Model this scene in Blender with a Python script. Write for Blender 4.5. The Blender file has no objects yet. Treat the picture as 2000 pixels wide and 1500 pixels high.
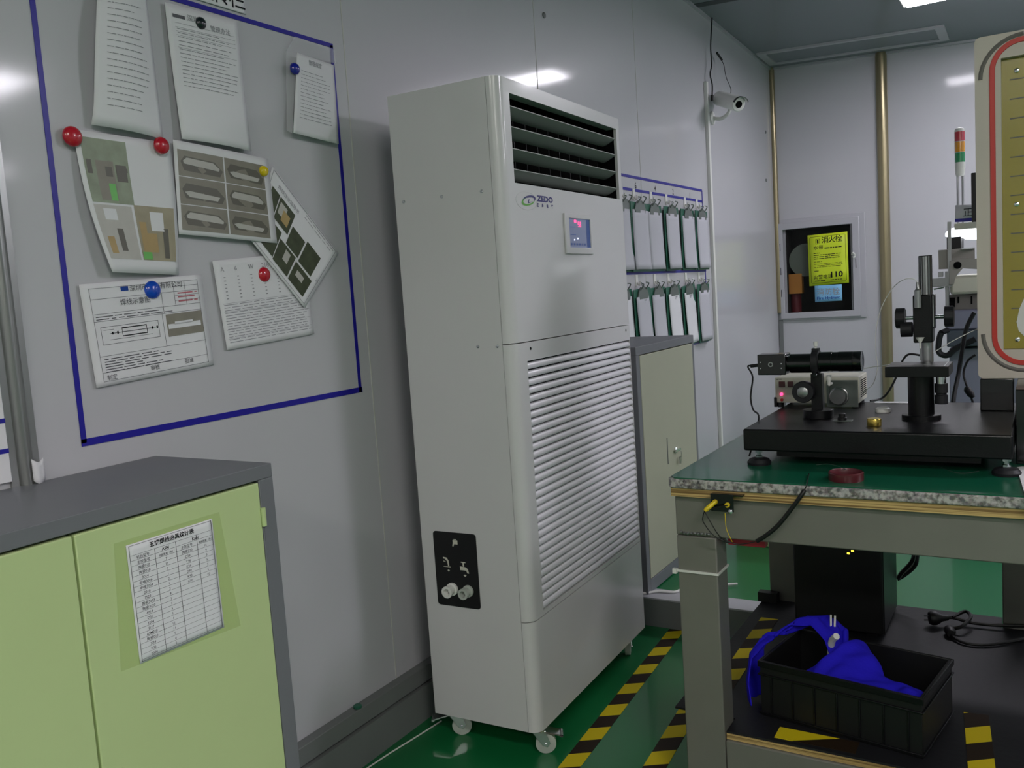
import bpy, bmesh, math, random
from mathutils import Vector as V, Matrix
random.seed(7)
SC = bpy.context.scene
COL = SC.collection
# ------------------------------------------------------------ camera, world, lights, exposure
FPX = 1715.2
RM = ((0.8551245895, 0.5142177089, -0.0659133277), (-0.0034754978, -0.1214151675, -0.9925911252), (-0.5184108944, 0.8490221181, -0.1020697857))
CAM = V((1.56, 0.0, 1.2))
RX, RD, RF = V(RM[0]), V(RM[1]), V(RM[2])       # camera right, down, forward in the room
cd = bpy.data.cameras.new('camera'); cam = bpy.data.objects.new('camera', cd); COL.objects.link(cam)
cam.matrix_world = Matrix(((RX.x, -RD.x, -RF.x, CAM.x), (RX.y, -RD.y, -RF.y, CAM.y), (RX.z, -RD.z, -RF.z, CAM.z), (0, 0, 0, 1)))
cd.sensor_width = 36; cd.lens = FPX/2000*36; cd.clip_start = 0.02
SC.camera = cam
w = bpy.data.worlds.new('world'); SC.world = w; w.use_nodes = True
w.node_tree.nodes['Background'].inputs[0].default_value = (.6, .65, .75, 1); w.node_tree.nodes['Background'].inputs[1].default_value = .05
SC.view_settings.view_transform = 'Standard'; SC.view_settings.look = 'None'; SC.view_settings.gamma = 1
SC.view_settings.use_curve_mapping = False; SC.view_settings.exposure = 0.12
LAMP_E = 38.0
# ceiling lamps of the room: (x0, x1, y0, y1, strength factor, colour)
COOL, NEUT = (.95, .91, 1.0), (1.0, .96, .91)
LAMPS = [(0.95, 2.15, 4.80, 5.07, .75, COOL), (3.0, 4.2, 5.02, 5.30, .7, COOL), (3.0, 4.2, 2.6, 2.88, 1.45, COOL), (5.0, 6.2, 3.6, 3.88, .9, COOL),
         (2.2, 3.4, -0.6, -0.32, 1.4, NEUT), (1.0, 2.2, -2.4, -2.12, 1.0, NEUT), (3.6, 4.8, -2.4, -2.12, 1.0, NEUT)]

def ray(px, py): return RX*((px-1000)/FPX) + RD*((py-750)/FPX) + RF
def onx(px, py, x=0.0):
    v = ray(px, py); return CAM + v*((x-CAM.x)/v.x)
def ony(px, py, y):
    v = ray(px, py); return CAM + v*((y-CAM.y)/v.y)
def onz(px, py, z=0.0):
    v = ray(px, py); return CAM + v*((z-CAM.z)/v.z)
def pxs(P):                      # metres per photo pixel at a point
    return (P-CAM).dot(RF)/FPX

# ------------------------------------------------------------ materials
def lin(c):
    r = []
    for v in c:
        v /= 255.0; r.append(v/12.92 if v <= .04045 else ((v+.055)/1.055)**2.4)
    return (*r, 1)
MATS = {}
def mat(name, rgb, rough=.5, metal=0, spec=.5, coat=0, coatr=.1, var=.06, vscale=8, bump=0, bscale=300, emit=None, es=1, alpha=1, trans=0):
    if name in MATS: return MATS[name]
    m = bpy.data.materials.new(name); m.use_nodes = True; nt = m.node_tree; N = nt.nodes; L = nt.links
    b = N['Principled BSDF']; c = lin(rgb)
    b.inputs['Roughness'].default_value = rough; b.inputs['Metallic'].default_value = metal
    b.inputs['Specular IOR Level'].default_value = spec; b.inputs['Coat Weight'].default_value = coat; b.inputs['Coat Roughness'].default_value = coatr
    b.inputs['Alpha'].default_value = alpha; b.inputs['Transmission Weight'].default_value = trans
    tc = N.new('ShaderNodeTexCoord')
    if var:
        n = N.new('ShaderNodeTexNoise'); n.inputs['Scale'].default_value = vscale; n.inputs['Detail'].default_value = 4
        mx = N.new('ShaderNodeMix'); mx.data_type = 'RGBA'
        mx.inputs[6].default_value = tuple(min(1, k*(1-var)) for k in c[:3])+(1,); mx.inputs[7].default_value = tuple(min(1, k*(1+var)) for k in c[:3])+(1,)
        L.new(tc.outputs['Object'], n.inputs['Vector']); L.new(n.outputs['Fac'], mx.inputs[0]); L.new(mx.outputs[2], b.inputs['Base Color'])
    else: b.inputs['Base Color'].default_value = c
    if bump:
        n2 = N.new('ShaderNodeTexNoise'); n2.inputs['Scale'].default_value = bscale; bp = N.new('ShaderNodeBump'); bp.inputs['Strength'].default_value = bump; bp.inputs['Distance'].default_value = .002
        L.new(tc.outputs['Object'], n2.inputs['Vector']); L.new(n2.outputs['Fac'], bp.inputs['Height']); L.new(bp.outputs['Normal'], b.inputs['Normal'])
    if emit: b.inputs['Emission Color'].default_value = lin(emit); b.inputs['Emission Strength'].default_value = es
    MATS[name] = m; return m
def M_(name): return MATS[name]
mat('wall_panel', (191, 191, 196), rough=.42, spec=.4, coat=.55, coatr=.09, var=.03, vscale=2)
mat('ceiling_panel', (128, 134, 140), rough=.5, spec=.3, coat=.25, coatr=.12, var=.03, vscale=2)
mat('seam', (196, 196, 190), rough=.5, var=0)
mat('dark_seam', (60, 66, 70), rough=.6, var=0)
mat('floor_green', (12, 108, 58), rough=.4, spec=.45, coat=.35, coatr=.08, var=.10, vscale=1.5)
mat('kick', (116, 119, 119), rough=.5, spec=.4, var=.08)
mat('steel_trim', (184, 184, 190), rough=.4, metal=.15, var=.05)
mat('alu', (150, 152, 150), rough=.3, metal=.75, var=.05)
mat('bronze', (156, 146, 116), rough=.28, metal=.75, var=.05)
mat('ac_white', (208, 207, 208), rough=.32, spec=.5, coat=.4, coatr=.1, var=.02)
mat('ac_louver', (150, 153, 150), rough=.45, var=.03)
mat('ac_dark', (10, 10, 11), rough=.8, spec=.1, var=0)
mat('ac_slat', (214, 213, 219), rough=.3, coat=.3, coatr=.15, var=.02)
mat('black_plastic', (10, 10, 12), rough=.5, var=.1)
mat('black_gloss', (10, 10, 12), rough=.2, spec=.5, coat=.5, var=.05)
mat('black_paint', (11, 11, 14), rough=.34, spec=.35, var=.12, bump=.1)
mat('black_rubber', (24, 24, 29), rough=.55, spec=.4, var=.25, vscale=5, bump=.2, bscale=80)
mat('chrome', (215, 218, 220), rough=.15, metal=1, var=0)
mat('brushed', (165, 167, 168), rough=.32, metal=.9, var=.06)
mat('caster_tyre', (178, 184, 176), rough=.5, var=.05)
mat('white_plastic', (226, 226, 222), rough=.4, var=.02)
mat('lime', (190, 208, 150), rough=.42, spec=.4, coat=.15, coatr=.2, var=.05, vscale=4)
mat('cab_grey', (112, 114, 119), rough=.45, spec=.4, var=.05)
mat('cab_beige', (168, 170, 150), rough=.45, spec=.4, var=.04)
mat('tape_blue', (28, 22, 150), rough=.35, spec=.4, var=.05)
mat('paper', (226, 226, 230), rough=.7, spec=.2, var=.02)
mat('paper_grey', (196, 196, 204), rough=.7, spec=.2, var=.02)
mat('ink', (100, 100, 106), rough=.8, spec=.1, var=0)
mat('ink_pale', (150, 150, 156), rough=.8, spec=.1, var=0)
mat('ink_black', (36, 36, 40), rough=.8, spec=.1, var=0)
mat('ink_red', (190, 110, 120), rough=.8, spec=.1, var=0)
mat('ink_blue', (44, 74, 150), rough=.8, spec=.1, var=0)
mat('photo_grey', (134, 130, 118), rough=.4, var=.25, vscale=25)
mat('photo_green', (140, 150, 128), rough=.4, var=.4, vscale=30)
mat('photo_dark', (62, 70, 48), rough=.4, var=.7, vscale=40)
mat('photo_warm', (160, 152, 128), rough=.4, var=.3, vscale=22)
mat('photo_light', (186, 184, 178), rough=.4, var=.1, vscale=40)
mat('photo_line', (98, 95, 86), rough=.4, var=.1)
mat('photo_bright_green', (110, 190, 96), rough=.4, var=.2, vscale=30)
mat('photo_hand', (176, 150, 100), rough=.4, var=.15, vscale=30)
mat('mag_red', (190, 22, 44), rough=.25, coat=.6, var=0)
mat('mag_blue', (16, 74, 190), rough=.25, coat=.6, var=0)
mat('mag_navy', (22, 30, 150), rough=.25, coat=.6, var=0)
mat('mag_yellow', (226, 200, 20), rough=.25, coat=.6, var=0)
mat('mag_black', (24, 32, 38), rough=.25, coat=.6, var=0)
mat('board_green', (40, 98, 78), rough=.45, var=.08)
mat('clip_metal', (120, 128, 124), rough=.35, metal=.6, var=.05)
mat('poster_yellow', (206, 226, 40), rough=.5, var=.02)
mat('poster_blue', (126, 186, 226), rough=.5, var=.03)
mat('orange_box', (190, 128, 52), rough=.6, var=.1)
mat('dark_interior', (20, 18, 18), rough=.7, var=.2)
mat('maroon', (92, 18, 28), rough=.5, var=.2)
mat('hose', (110, 120, 108), rough=.6, var=.1)
mat('green_mat', (14, 92, 66), rough=.3, spec=.5, coat=.4, coatr=.1, var=.10, vscale=6)
mat('ply', (176, 146, 92), rough=.6, var=.1)
mat('bench_steel', (130, 128, 122), rough=.48, metal=.35, var=.14, vscale=6, bump=.1, bscale=60)
mat('cloth_blue', (40, 32, 200), rough=.9, spec=.1, var=.1, bump=.4, bscale=120)
mat('yellow_plug', (224, 196, 30), rough=.4, var=.03)
mat('red_plastic', (186, 34, 60), rough=.45, var=.05)
mat('dark_red', (84, 22, 32), rough=.4, coat=.3, var=.05)
mat('cream_metal', (204, 196, 186), rough=.45, spec=.4, var=.03)
mat('red_stripe', (204, 58, 50), rough=.4, var=.03)
mat('groove', (112, 108, 104), rough=.6, var=.12)
mat('film_yellow', (158, 144, 44), rough=.25, coat=.6, coatr=.08, var=.12, vscale=3)
mat('grey_box', (74, 84, 96), rough=.5, var=.05)
mat('mach_grey', (150, 146, 142), rough=.4, metal=.3, var=.06)
mat('mach_bluegrey', (128, 130, 150), rough=.6, var=.05)
mat('st_red', (186, 24, 50), rough=.25, coat=.5, var=0)
mat('st_amber', (226, 150, 16), rough=.25, coat=.5, var=0)
mat('st_green', (10, 140, 84), rough=.25, coat=.5, var=0)
mat('brass', (196, 172, 84), rough=.25, metal=.9, var=.05)
mat('panel_white', (206, 204, 190), rough=.4, var=.02)
mat('zedo_blue', (26, 22, 110), rough=.4, var=0)
mat('zedo_green', (86, 168, 40), rough=.4, var=0)
mat('lcd', (132, 140, 168), rough=.25, var=.05, emit=(110, 125, 175), es=.12)
mat('lcd_blue', (44, 84, 160), rough=.3, var=.03)
mat('red_led', (255, 60, 110), rough=.4, var=0, emit=(255, 70, 130), es=2.2)
mat('yellow_led', (255, 230, 60), rough=.4, var=0, emit=(255, 230, 60), es=3)
mat('white_led', (240, 240, 255), rough=.4, var=0, emit=(230, 235, 255), es=1.2)
mat('lamp_glow_mach', (250, 250, 255), rough=.4, var=0, emit=(245, 248, 255), es=2.0)
mat('film_clear', (226, 226, 232), rough=.15, var=0, alpha=.35)
mat('tape_stain', (172, 196, 84), rough=.3, var=.05, alpha=.16)
m = mat('glass', (14, 18, 16), rough=.02, var=0, spec=.5); m.node_tree.nodes['Principled BSDF'].inputs['Alpha'].default_value = .12
for nm, c in (('lamp_cool', COOL), ('lamp_neutral', NEUT)):
    m = mat(nm, (240, 240, 240), var=0); b = m.node_tree.nodes['Principled BSDF']; b.inputs['Emission Color'].default_value = (*c, 1); b.inputs['Emission Strength'].default_value = LAMP_E
def hazard():
    m = mat('hazard', (220, 200, 20), spec=.25, rough=.6, var=0); nt = m.node_tree; N = nt.nodes; L = nt.links; b = N['Principled BSDF']
    tc = N.new('ShaderNodeTexCoord'); s = N.new('ShaderNodeSeparateXYZ'); L.new(tc.outputs['Object'], s.inputs[0])
    a = N.new('ShaderNodeMath'); a.operation = 'MULTIPLY_ADD'; a.inputs[1].default_value = -0.55; L.new(s.outputs[0], a.inputs[0]); L.new(s.outputs[1], a.inputs[2])
    d = N.new('ShaderNodeMath'); d.operation = 'DIVIDE'; d.inputs[1].default_value = .1435; L.new(a.outputs[0], d.inputs[0])
    f = N.new('ShaderNodeMath'); f.operation = 'FRACT'; L.new(d.outputs[0], f.inputs[0])
    g = N.new('ShaderNodeMath'); g.operation = 'GREATER_THAN'; g.inputs[1].default_value = .5; L.new(f.outputs[0], g.inputs[0])
    mx = N.new('ShaderNodeMix'); mx.data_type = 'RGBA'; mx.inputs[6].default_value = lin((214, 192, 24)); mx.inputs[7].default_value = lin((38, 26, 14))
    L.new(g.outputs[0], mx.inputs[0]); L.new(mx.outputs[2], b.inputs['Base Color'])
hazard()
def granite():
    m = mat('granite', (150, 140, 130), rough=.4, var=0); nt = m.node_tree; N = nt.nodes; L = nt.links; b = N['Principled BSDF']
    tc = N.new('ShaderNodeTexCoord'); v = N.new('ShaderNodeTexVoronoi'); v.inputs['Scale'].default_value = 190; n = N.new('ShaderNodeTexNoise'); n.inputs['Scale'].default_value = 110; n.inputs['Detail'].default_value = 5
    L.new(tc.outputs['Object'], v.inputs['Vector']); L.new(tc.outputs['Object'], n.inputs['Vector'])
    r = N.new('ShaderNodeValToRGB'); e = r.color_ramp.elements; e[0].position = .38; e[0].color = lin((70, 60, 56)); e[1].position = .6; e[1].color = lin((184, 174, 164)); k = r.color_ramp.elements.new(.48); k.color = lin((138, 120, 108))
    mx = N.new('ShaderNodeMix'); mx.data_type = 'RGBA'; mx.inputs[0].default_value = .12; L.new(n.outputs['Fac'], r.inputs[0]); L.new(r.outputs[0], mx.inputs[6]); L.new(v.outputs['Color'], mx.inputs[7])
    hs = N.new('ShaderNodeHueSaturation'); hs.inputs['Saturation'].default_value = .25; L.new(mx.outputs[2], hs.inputs['Color']); L.new(hs.outputs[0], b.inputs['Base Color'])
granite()
def plymat():
    m = M_('ply'); nt = m.node_tree; N = nt.nodes; L = nt.links; b = N['Principled BSDF']
    tc = N.new('ShaderNodeTexCoord'); s = N.new('ShaderNodeMapping'); s.inputs['Scale'].default_value = (2, 2, 330); n = N.new('ShaderNodeTexNoise'); n.inputs['Scale'].default_value = 1.0; n.inputs['Detail'].default_value = 2
    L.new(tc.outputs['Object'], s.inputs[0]); L.new(s.outputs[0], n.inputs['Vector'])
    r = N.new('ShaderNodeValToRGB'); e = r.color_ramp.elements; e[0].position = .4; e[0].color = lin((120, 92, 50)); e[1].position = .6; e[1].color = lin((202, 172, 112)); L.new(n.outputs['Fac'], r.inputs[0]); L.new(r.outputs[0], b.inputs['Base Color'])
plymat()

# ------------------------------------------------------------ text outlines
TXT = {}
BOLD = {'ZEDO': .05, '正': .04, '岛': .04, '电': .04, '器': .04, '五楼焊线治具统计表': .02, '110': .03, 'Fire Hydrant': .02, 'ASM': .02, 'Kaijo': .02}
_fc = bpy.data.curves.new('lettering', 'FONT'); _fo = bpy.data.objects.new('lettering', _fc); COL.objects.link(_fo)
_fc.resolution_u = 2
def glyphs(s, bold=0):
    key = s; s = s
    if s not in TXT:
        _fc.offset = BOLD.get(s, .004)
        _fc.body = s; bpy.context.view_layer.update(); me = _fo.to_mesh()
        vs = [(v.co.x, v.co.y) for v in me.vertices]; fs = [tuple(p.vertices) for p in me.polygons]
        _fo.to_mesh_clear()
        if vs:
            x0 = min(v[0] for v in vs); x1 = max(v[0] for v in vs); y0 = min(v[1] for v in vs); y1 = max(v[1] for v in vs)
        else: x0 = x1 = y0 = y1 = 0
        TXT[s] = (vs, fs, x0, x1, y0, y1)
    return TXT[s]

# ------------------------------------------------------------ mesh builder
LOCAL = {}
class MB:
    def __init__(s): s.v = []; s.f = []
    def add(s, vs, fs):
        k = len(s.v); s.v += [V(p) for p in vs]; s.f += [tuple(i+k for i in f) for f in fs]; return s
    def box(s, x0, x1, y0, y1, z0, z1):
        return s.obox(V(((x0+x1)/2, (y0+y1)/2, (z0+z1)/2)), V((abs(x1-x0)/2, 0, 0)), V((0, abs(y1-y0)/2, 0)), V((0, 0, abs(z1-z0)/2)))
    def obox(s, c, a, b, d):
        c = V(c); vs = [c+a*i+b*j+d*k for k in (-1, 1) for j in (-1, 1) for i in (-1, 1)]
        return s.add(vs, [(0, 2, 3, 1), (4, 5, 7, 6), (0, 1, 5, 4), (2, 6, 7, 3), (0, 4, 6, 2), (1, 3, 7, 5)])
    def prism(s, poly, o, u, v, wv):      # 2D polygon in (u, v) extruded by wv
        o, u, v, wv = V(o), V(u), V(v), V(wv); n = len(poly)
        a = [o+u*p[0]+v*p[1] for p in poly]; b = [p+wv for p in a]
        return s.add(a+b, [tuple(range(n))[::-1], tuple(range(n, 2*n))]+[(i, (i+1) % n, n+(i+1) % n, n+i) for i in range(n)])
    def ring(s, outer, inner, o, u, v, wv):   # two polygons with the same number of points
        o, u, v, wv = V(o), V(u), V(v), V(wv); n = len(outer)
        A = [o+u*p[0]+v*p[1] for p in outer]; B = [o+u*p[0]+v*p[1] for p in inner]; C = [p+wv for p in A]; D = [p+wv for p in B]
        fs = []
        for i in range(n):
            j = (i+1) % n
            fs += [(i, j, 2*n+j, 2*n+i), (n+j, n+i, 3*n+i, 3*n+j), (2*n+i, 2*n+j, 3*n+j, 3*n+i), (j, i, n+i, n+j)]
        return s.add(A+B+C+D, fs)
    def cyl(s, p, q, r, r2=None, seg=20):
        p, q = V(p), V(q); r2 = r if r2 is None else r2; ax = (q-p).normalized(); a = ax.orthogonal().normalized(); b = ax.cross(a)
        A = [p+(a*math.cos(t)+b*math.sin(t))*r for t in [2*math.pi*i/seg for i in range(seg)]]
        B = [q+(a*math.cos(t)+b*math.sin(t))*r2 for t in [2*math.pi*i/seg for i in range(seg)]]
        return s.add(A+B, [tuple(range(seg))[::-1], tuple(range(seg, 2*seg))]+[(i, (i+1) % seg, seg+(i+1) % seg, seg+i) for i in range(seg)])
    def lathe(s, o, ax, prof, seg=24):
        o, ax = V(o), V(ax).normalized(); a = ax.orthogonal().normalized(); b = ax.cross(a); vs = []; fs = []
        for r, h in prof:
            vs += [o+ax*h+(a*math.cos(t)+b*math.sin(t))*max(r, 1e-5) for t in [2*math.pi*i/seg for i in range(seg)]]
        for k in range(len(prof)-1):
            fs += [(k*seg+i, k*seg+(i+1) % seg, (k+1)*seg+(i+1) % seg, (k+1)*seg+i) for i in range(seg)]
        fs += [tuple(range(seg))[::-1], tuple(range((len(prof)-1)*seg, len(prof)*seg))]
        return s.add(vs, fs)
    def tube(s, pts, r, seg=8, smooth=6):
        pts = [V(p) for p in pts]
        if smooth and len(pts) > 2:
            P = [pts[0]]+pts+[pts[-1]]; out = []
            for i in range(1, len(P)-2):
                for k in range(smooth):
                    t = k/smooth; a, b, c, d = P[i-1], P[i], P[i+1], P[i+2]
                    out.append(.5*((2*b)+(c-a)*t+(2*a-5*b+4*c-d)*t*t+(3*b-a-3*c+d)*t**3))
            out.append(P[-2]); pts = out
        n = len(pts); vs = []; fs = []; pa = None
        for i, p in enumerate(pts):
            d = (pts[min(i+1, n-1)]-pts[max(i-1, 0)]).normalized()
            a = d.orthogonal().normalized() if pa is None else (pa-d*pa.dot(d)).normalized()
            pa = a; b = d.cross(a)
            vs += [p+(a*math.cos(t)+b*math.sin(t))*r for t in [2*math.pi*k/seg for k in range(seg)]]
        for i in range(n-1): fs += [(i*seg+k, i*seg+(k+1) % seg, (i+1)*seg+(k+1) % seg, (i+1)*seg+k) for k in range(seg)]
        fs += [tuple(range(seg))[::-1], tuple(range((n-1)*seg, n*seg))]
        return s.add(vs, fs)
    def grid(s, F, nu, nv):
        vs = [F(i/nu, j/nv) for j in range(nv+1) for i in range(nu+1)]
        return s.add(vs, [(j*(nu+1)+i, j*(nu+1)+i+1, (j+1)*(nu+1)+i+1, (j+1)*(nu+1)+i) for j in range(nv) for i in range(nu)])
    def text(s, t, F, x, y, h, w=None, align='l', slant=0):   # x, y in the 2D space of F; h = line height, w = fit width
        vs, fs, x0, x1, y0, y1 = glyphs(t)
        if not vs: return s
        k = h/.72; kx = k if w is None else w/(x1-x0)
        off = {'l': -x0, 'c': -(x0+x1)/2, 'r': -x1}[align]
        return s.add([F(x+(p[0]+off)*kx, y+p[1]*k) for p in vs], fs)
    def build(s, name, m, parent=None, bevel=0, seg=2, smooth=True, solid=0, ang=35):
        if parent is None:
            lo = V([min(p[i] for p in s.v) for i in range(3)]); hi = V([max(p[i] for p in s.v) for i in range(3)])
            o3 = V(((lo.x+hi.x)/2, (lo.y+hi.y)/2, lo.z)); Mx = Matrix.Translation(o3)
        else: Mx = LOCAL[parent.name]
        inv = Mx.inverted(); me = bpy.data.meshes.new(name); me.from_pydata([inv@p for p in s.v], [], s.f); me.validate(); me.update()
        me.materials.append(M_(m) if isinstance(m, str) else m)
        o = bpy.data.objects.new(name, me); COL.objects.link(o)
        if parent is None: o.matrix_basis = Mx
        else: o.parent = parent
        LOCAL[o.name] = Mx
        if smooth:
            for p in me.polygons: p.use_smooth = True
            me.set_sharp_from_angle(angle=math.radians(ang))
        if bevel:
            b = o.modifiers.new('bevel', 'BEVEL'); b.width = bevel; b.segments = seg; b.limit_method = 'ANGLE'; b.angle_limit = math.radians(40); b.harden_normals = False
        if solid:
            b = o.modifiers.new('solid', 'SOLIDIFY'); b.thickness = solid; b.offset = -1
        return o
def tag(o, label=None, cat=None, group=None, kind=None):
    if label: o['label'] = label
    if cat: o['category'] = cat
    if group: o['group'] = group
    if kind: o['kind'] = kind
    return o
def thing(name, label, cat, loc=(0, 0, 0), rz=0, group=None):
    o = bpy.data.objects.new(name, None); COL.objects.link(o); o.location = loc; o.rotation_euler = (0, 0, rz); o.empty_display_size = .05
    LOCAL[o.name] = Matrix.Translation(V(loc))@Matrix.Rotation(rz, 4, 'Z'); return tag(o, label, cat, group)
def struct(o, label=None):
    o['kind'] = 'structure'
    if label: o['label'] = label
    return o
def dup(root, loc, label, rz=None):
    r = root.copy(); COL.objects.link(r); r.location = loc; r['label'] = label
    if rz is not None: r.rotation_euler = (0, 0, rz)
    for ch in list(root.children):
        c = ch.copy(); COL.objects.link(c); c.parent = r
        for g in list(ch.children):
            d = g.copy(); COL.objects.link(d); d.parent = c
    return r
def rrect(x0, x1, y0, y1, r, n=6):
    P = []
    for cx, cy, a in ((x1-r, y1-r, 0), (x0+r, y1-r, 90), (x0+r, y0+r, 180), (x1-r, y0+r, 270)):
        for k in range(n+1):
            t = math.radians(a+90*k/n); P.append((cx+r*math.cos(t), cy+r*math.sin(t)))
    return P
X3, Y3, Z3 = V((1, 0, 0)), V((0, 1, 0)), V((0, 0, 1))

# ============================================================ the room
YB, XR, YF = 6.12, 7.0, -3.6
def cz(x, y): return 2.578+.0335*(YB-y)-.046*x
fl = struct(MB().box(0, XR, YF, 2.80, -.1, 0).build('floor', 'floor_green'), 'glossy green painted floor in front of the step')
struct(MB().box(0, XR, 2.84, YB, -.1, .10).build('floor', 'floor_green'), 'raised green floor beyond the metal step')
struct(MB().box(0, XR, 2.79, 2.845, 0, .098).build('trim_1', 'kick'), 'grey step face between the two floor levels')
struct(MB().box(0, XR, 2.789, 2.885, .098, .104).build('trim_2', 'steel_trim', bevel=.001), 'pale metal edging strip on top of the step')
wl = struct(MB().box(-.05, 0, YF, YB+.05, -.1, 3.0).build('wall_left', 'wall_panel'))
b = MB()
for y in (-1.1, -.1, 1.827, 2.87, 3.79): b.box(0, .0012, y-.0016, y+.0016, .15, cz(0, y)-.002)
b.build('panel_seam', 'seam', wl)
wb = struct(MB().box(-.05, .065, YB, YB+.05, -.1, 3.0).add([], []).box(.48, XR, YB, YB+.05, -.1, 3.0).box(.065, .48, YB, YB+.05, -.1, .94).box(.065, .48, YB, YB+.05, 1.51, 3.0).build('wall_back', 'wall_panel'))
struct(MB().box(XR, XR+.05, YF, YB, -.1, 3.0).build('wall_right', 'wall_panel'))
struct(MB().box(-.05, XR+.05, YF-.05, YF, -.1, 3.0).build('wall_front', 'wall_panel'))
b = MB(); q = [(-.05, YF-.05), (XR+.05, YF-.05), (XR+.05, YB+.05), (-.05, YB+.05)]
b.add([V((x, y, cz(x, y))) for x, y in q]+[V((x, y, cz(x, y)+.06)) for x, y in q], [(0, 3, 2, 1), (4, 5, 6, 7), (0, 1, 5, 4), (1, 2, 6, 5), (2, 3, 7, 6), (3, 0, 4, 7)])
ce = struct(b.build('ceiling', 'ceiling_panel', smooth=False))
b = MB()
def cstrip(b, x0, x1, y0, y1, t=.002, d=0):
    Q = [(x0, y0), (x1, y0), (x1, y1), (x0, y1)]
    b.add([V((x, y, cz(x, y)-d-t)) for x, y in Q]+[V((x, y, cz(x, y)-d+.001)) for x, y in Q], [(0, 3, 2, 1), (4, 5, 6, 7), (0, 1, 5, 4), (1, 2, 6, 5), (2, 3, 7, 6), (3, 0, 4, 7)])
for y in (4.62,): cstrip(b, 0, XR, y-.03, y+.03)
for y in (3.5, 2.3, 1.1, 0): cstrip(b, 0, XR, y-.004, y+.004)
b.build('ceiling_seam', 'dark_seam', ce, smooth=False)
b = MB(); cstrip(b, 0, .014, 1, YB, .014); cstrip(b, 0, XR, YB-.02, YB, .014)
struct(b.build('trim_3', 'steel_trim', smooth=False), 'thin pale cove where walls meet the ceiling')
# left baseboard channel
struct(MB().box(0, .037, YF, 2.79, 0, .098).build('baseboard_left', 'kick'))
struct(MB().box(0, .030, YF, 2.79, .103, .150).build('baseboard_left', 'kick', bevel=.002), 'upper flange of the grey wall channel')
# aluminium wall joint at the left edge, corner joint, bronze pipe cover
struct(MB().cyl((.004, .866, .15), (.004, .866, 2.7), .014).box(0, .006, .838, .892, .15, 2.7).build('trim_4', 'alu'), 'vertical aluminium joint strip at the left edge of the photo')
struct(MB().cyl((.012, YB-.012, .95), (.012, YB-.012, cz(0, YB)), .018, seg=16).build('trim_5', 'bronze'), 'narrow brass-coloured strip in the wall corner')
struct(MB().box(.005, .03, YB-.012, YB-.002, .1, .9).build('trim_6', 'kick'), 'dark joint strip under the hydrant cabinet')
struct(MB().lathe((.69, YB-.006, .1), Z3, [(.034, 0), (.034, cz(.69, YB)-.1)], 24).build('trim_7', 'bronze'), 'rounded bronze cover strip running up the back wall')
# ceiling lamps
for i, (x0, x1, y0, y1, e, c) in enumerate(LAMPS):
    zc = cz((x0+x1)/2, (y0+y1)/2); dz = .028
    L0 = ['white glowing ceiling lamp at the top edge of the photo, nearest the back wall left', 'ceiling lamp near the back wall, to the right of the frame', 'ceiling lamp above the aisle right of the bench', 'ceiling lamp by the far right wall',
          'ceiling lamp just behind the photographer', 'ceiling lamp at the rear left of the room', 'ceiling lamp at the rear right of the room'][i]
    t = thing('ceiling_lamp', L0, 'ceiling lamp', ((x0+x1)/2, (y0+y1)/2, zc-.038), 0, 'ceiling lamps')
    MB().box(x0, x1, y0, y1, zc-.030, zc-.004).build('housing', 'white_plastic', t, bevel=.004)
    mm = M_('lamp_cool' if c is COOL else 'lamp_neutral').copy(); mm.name = 'lamp_light'; mm.node_tree.nodes['Principled BSDF'].inputs['Emission Strength'].default_value = LAMP_E*e
    MB().box(x0+.02, x1-.02, y0+.02, y1-.02, zc-.038, zc-.0295).build('diffuser', mm, t)
# ceiling hatch frame
P = [onz(1482, 107, cz(0, 5.7)), onz(1842, 40, cz(1.0, 5.6)), onz(1852, 70, cz(1.1, 6.0)), onz(1520, 128, cz(0, 6.0))]
hx0, hx1, hy0, hy1 = .03, (P[1].x+P[2].x)/2, (P[0].y+P[1].y)/2, YB-.12
t = thing('ceiling_hatch', 'long flush grey hatch frame in the ceiling beside the back wall', 'ceiling hatch', ((hx0+hx1)/2, (hy0+hy1)/2, cz(.5, 5.8)-.012))
b = MB()
for a in ((hx0, hx1, hy0, hy0+.03), (hx0, hx1, hy1-.03, hy1), (hx0, hx0+.05, hy0+.03, hy1-.03), (hx1-.05, hx1, hy0+.03, hy1-.03)): cstrip(b, *a, .012)
b.build('frame', 'steel_trim', t, smooth=False)
b = MB(); cstrip(b, hx0+.05, hx1-.05, hy0+.03, hy1-.03, .004); b.build('panel', 'ceiling_panel', t, smooth=False)

# ============================================================ dehumidifier
A0 = V((.457, 1.827, 0)); ATH = math.radians(1.95)
AX, AY = V((math.cos(ATH), math.sin(ATH), 0)), V((-math.sin(ATH), math.cos(ATH), 0))
def A(x, y, z): return A0+AX*x+AY*y+Z3*z
def acf(px, py, x=0.0):
    v = ray(px, py); Q = A0+AX*x; P = CAM+v*((Q-CAM).dot(AX)/v.dot(AX)); return ((P-A0).dot(AY), P.z)
AW, AD, AB, AT = .777, .320, .080, 1.717
ac = thing('dehumidifier', 'tall pale grey floor-standing dehumidifier cabinet on casters with louvred front', 'dehumidifier', A0, ATH)
def plan(y0, y1, r0=.03, r1=.022, x0=-AD, xf=0):
    P = [(x0, y0), (x0, y1)]
    if r1: P += [(xf-r1+r1*math.sin(t), y1-r1+r1*math.cos(t)) for t in [math.pi/2*k/6 for k in range(7)]]
    else: P += [(xf, y1)]
    if r0: P += [(xf-r0+r0*math.cos(t), y0+r0-r0*math.sin(t)) for t in [math.pi/2*k/8 for k in range(9)]]
    else: P += [(xf, y0)]
    return P[::-1]
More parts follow.
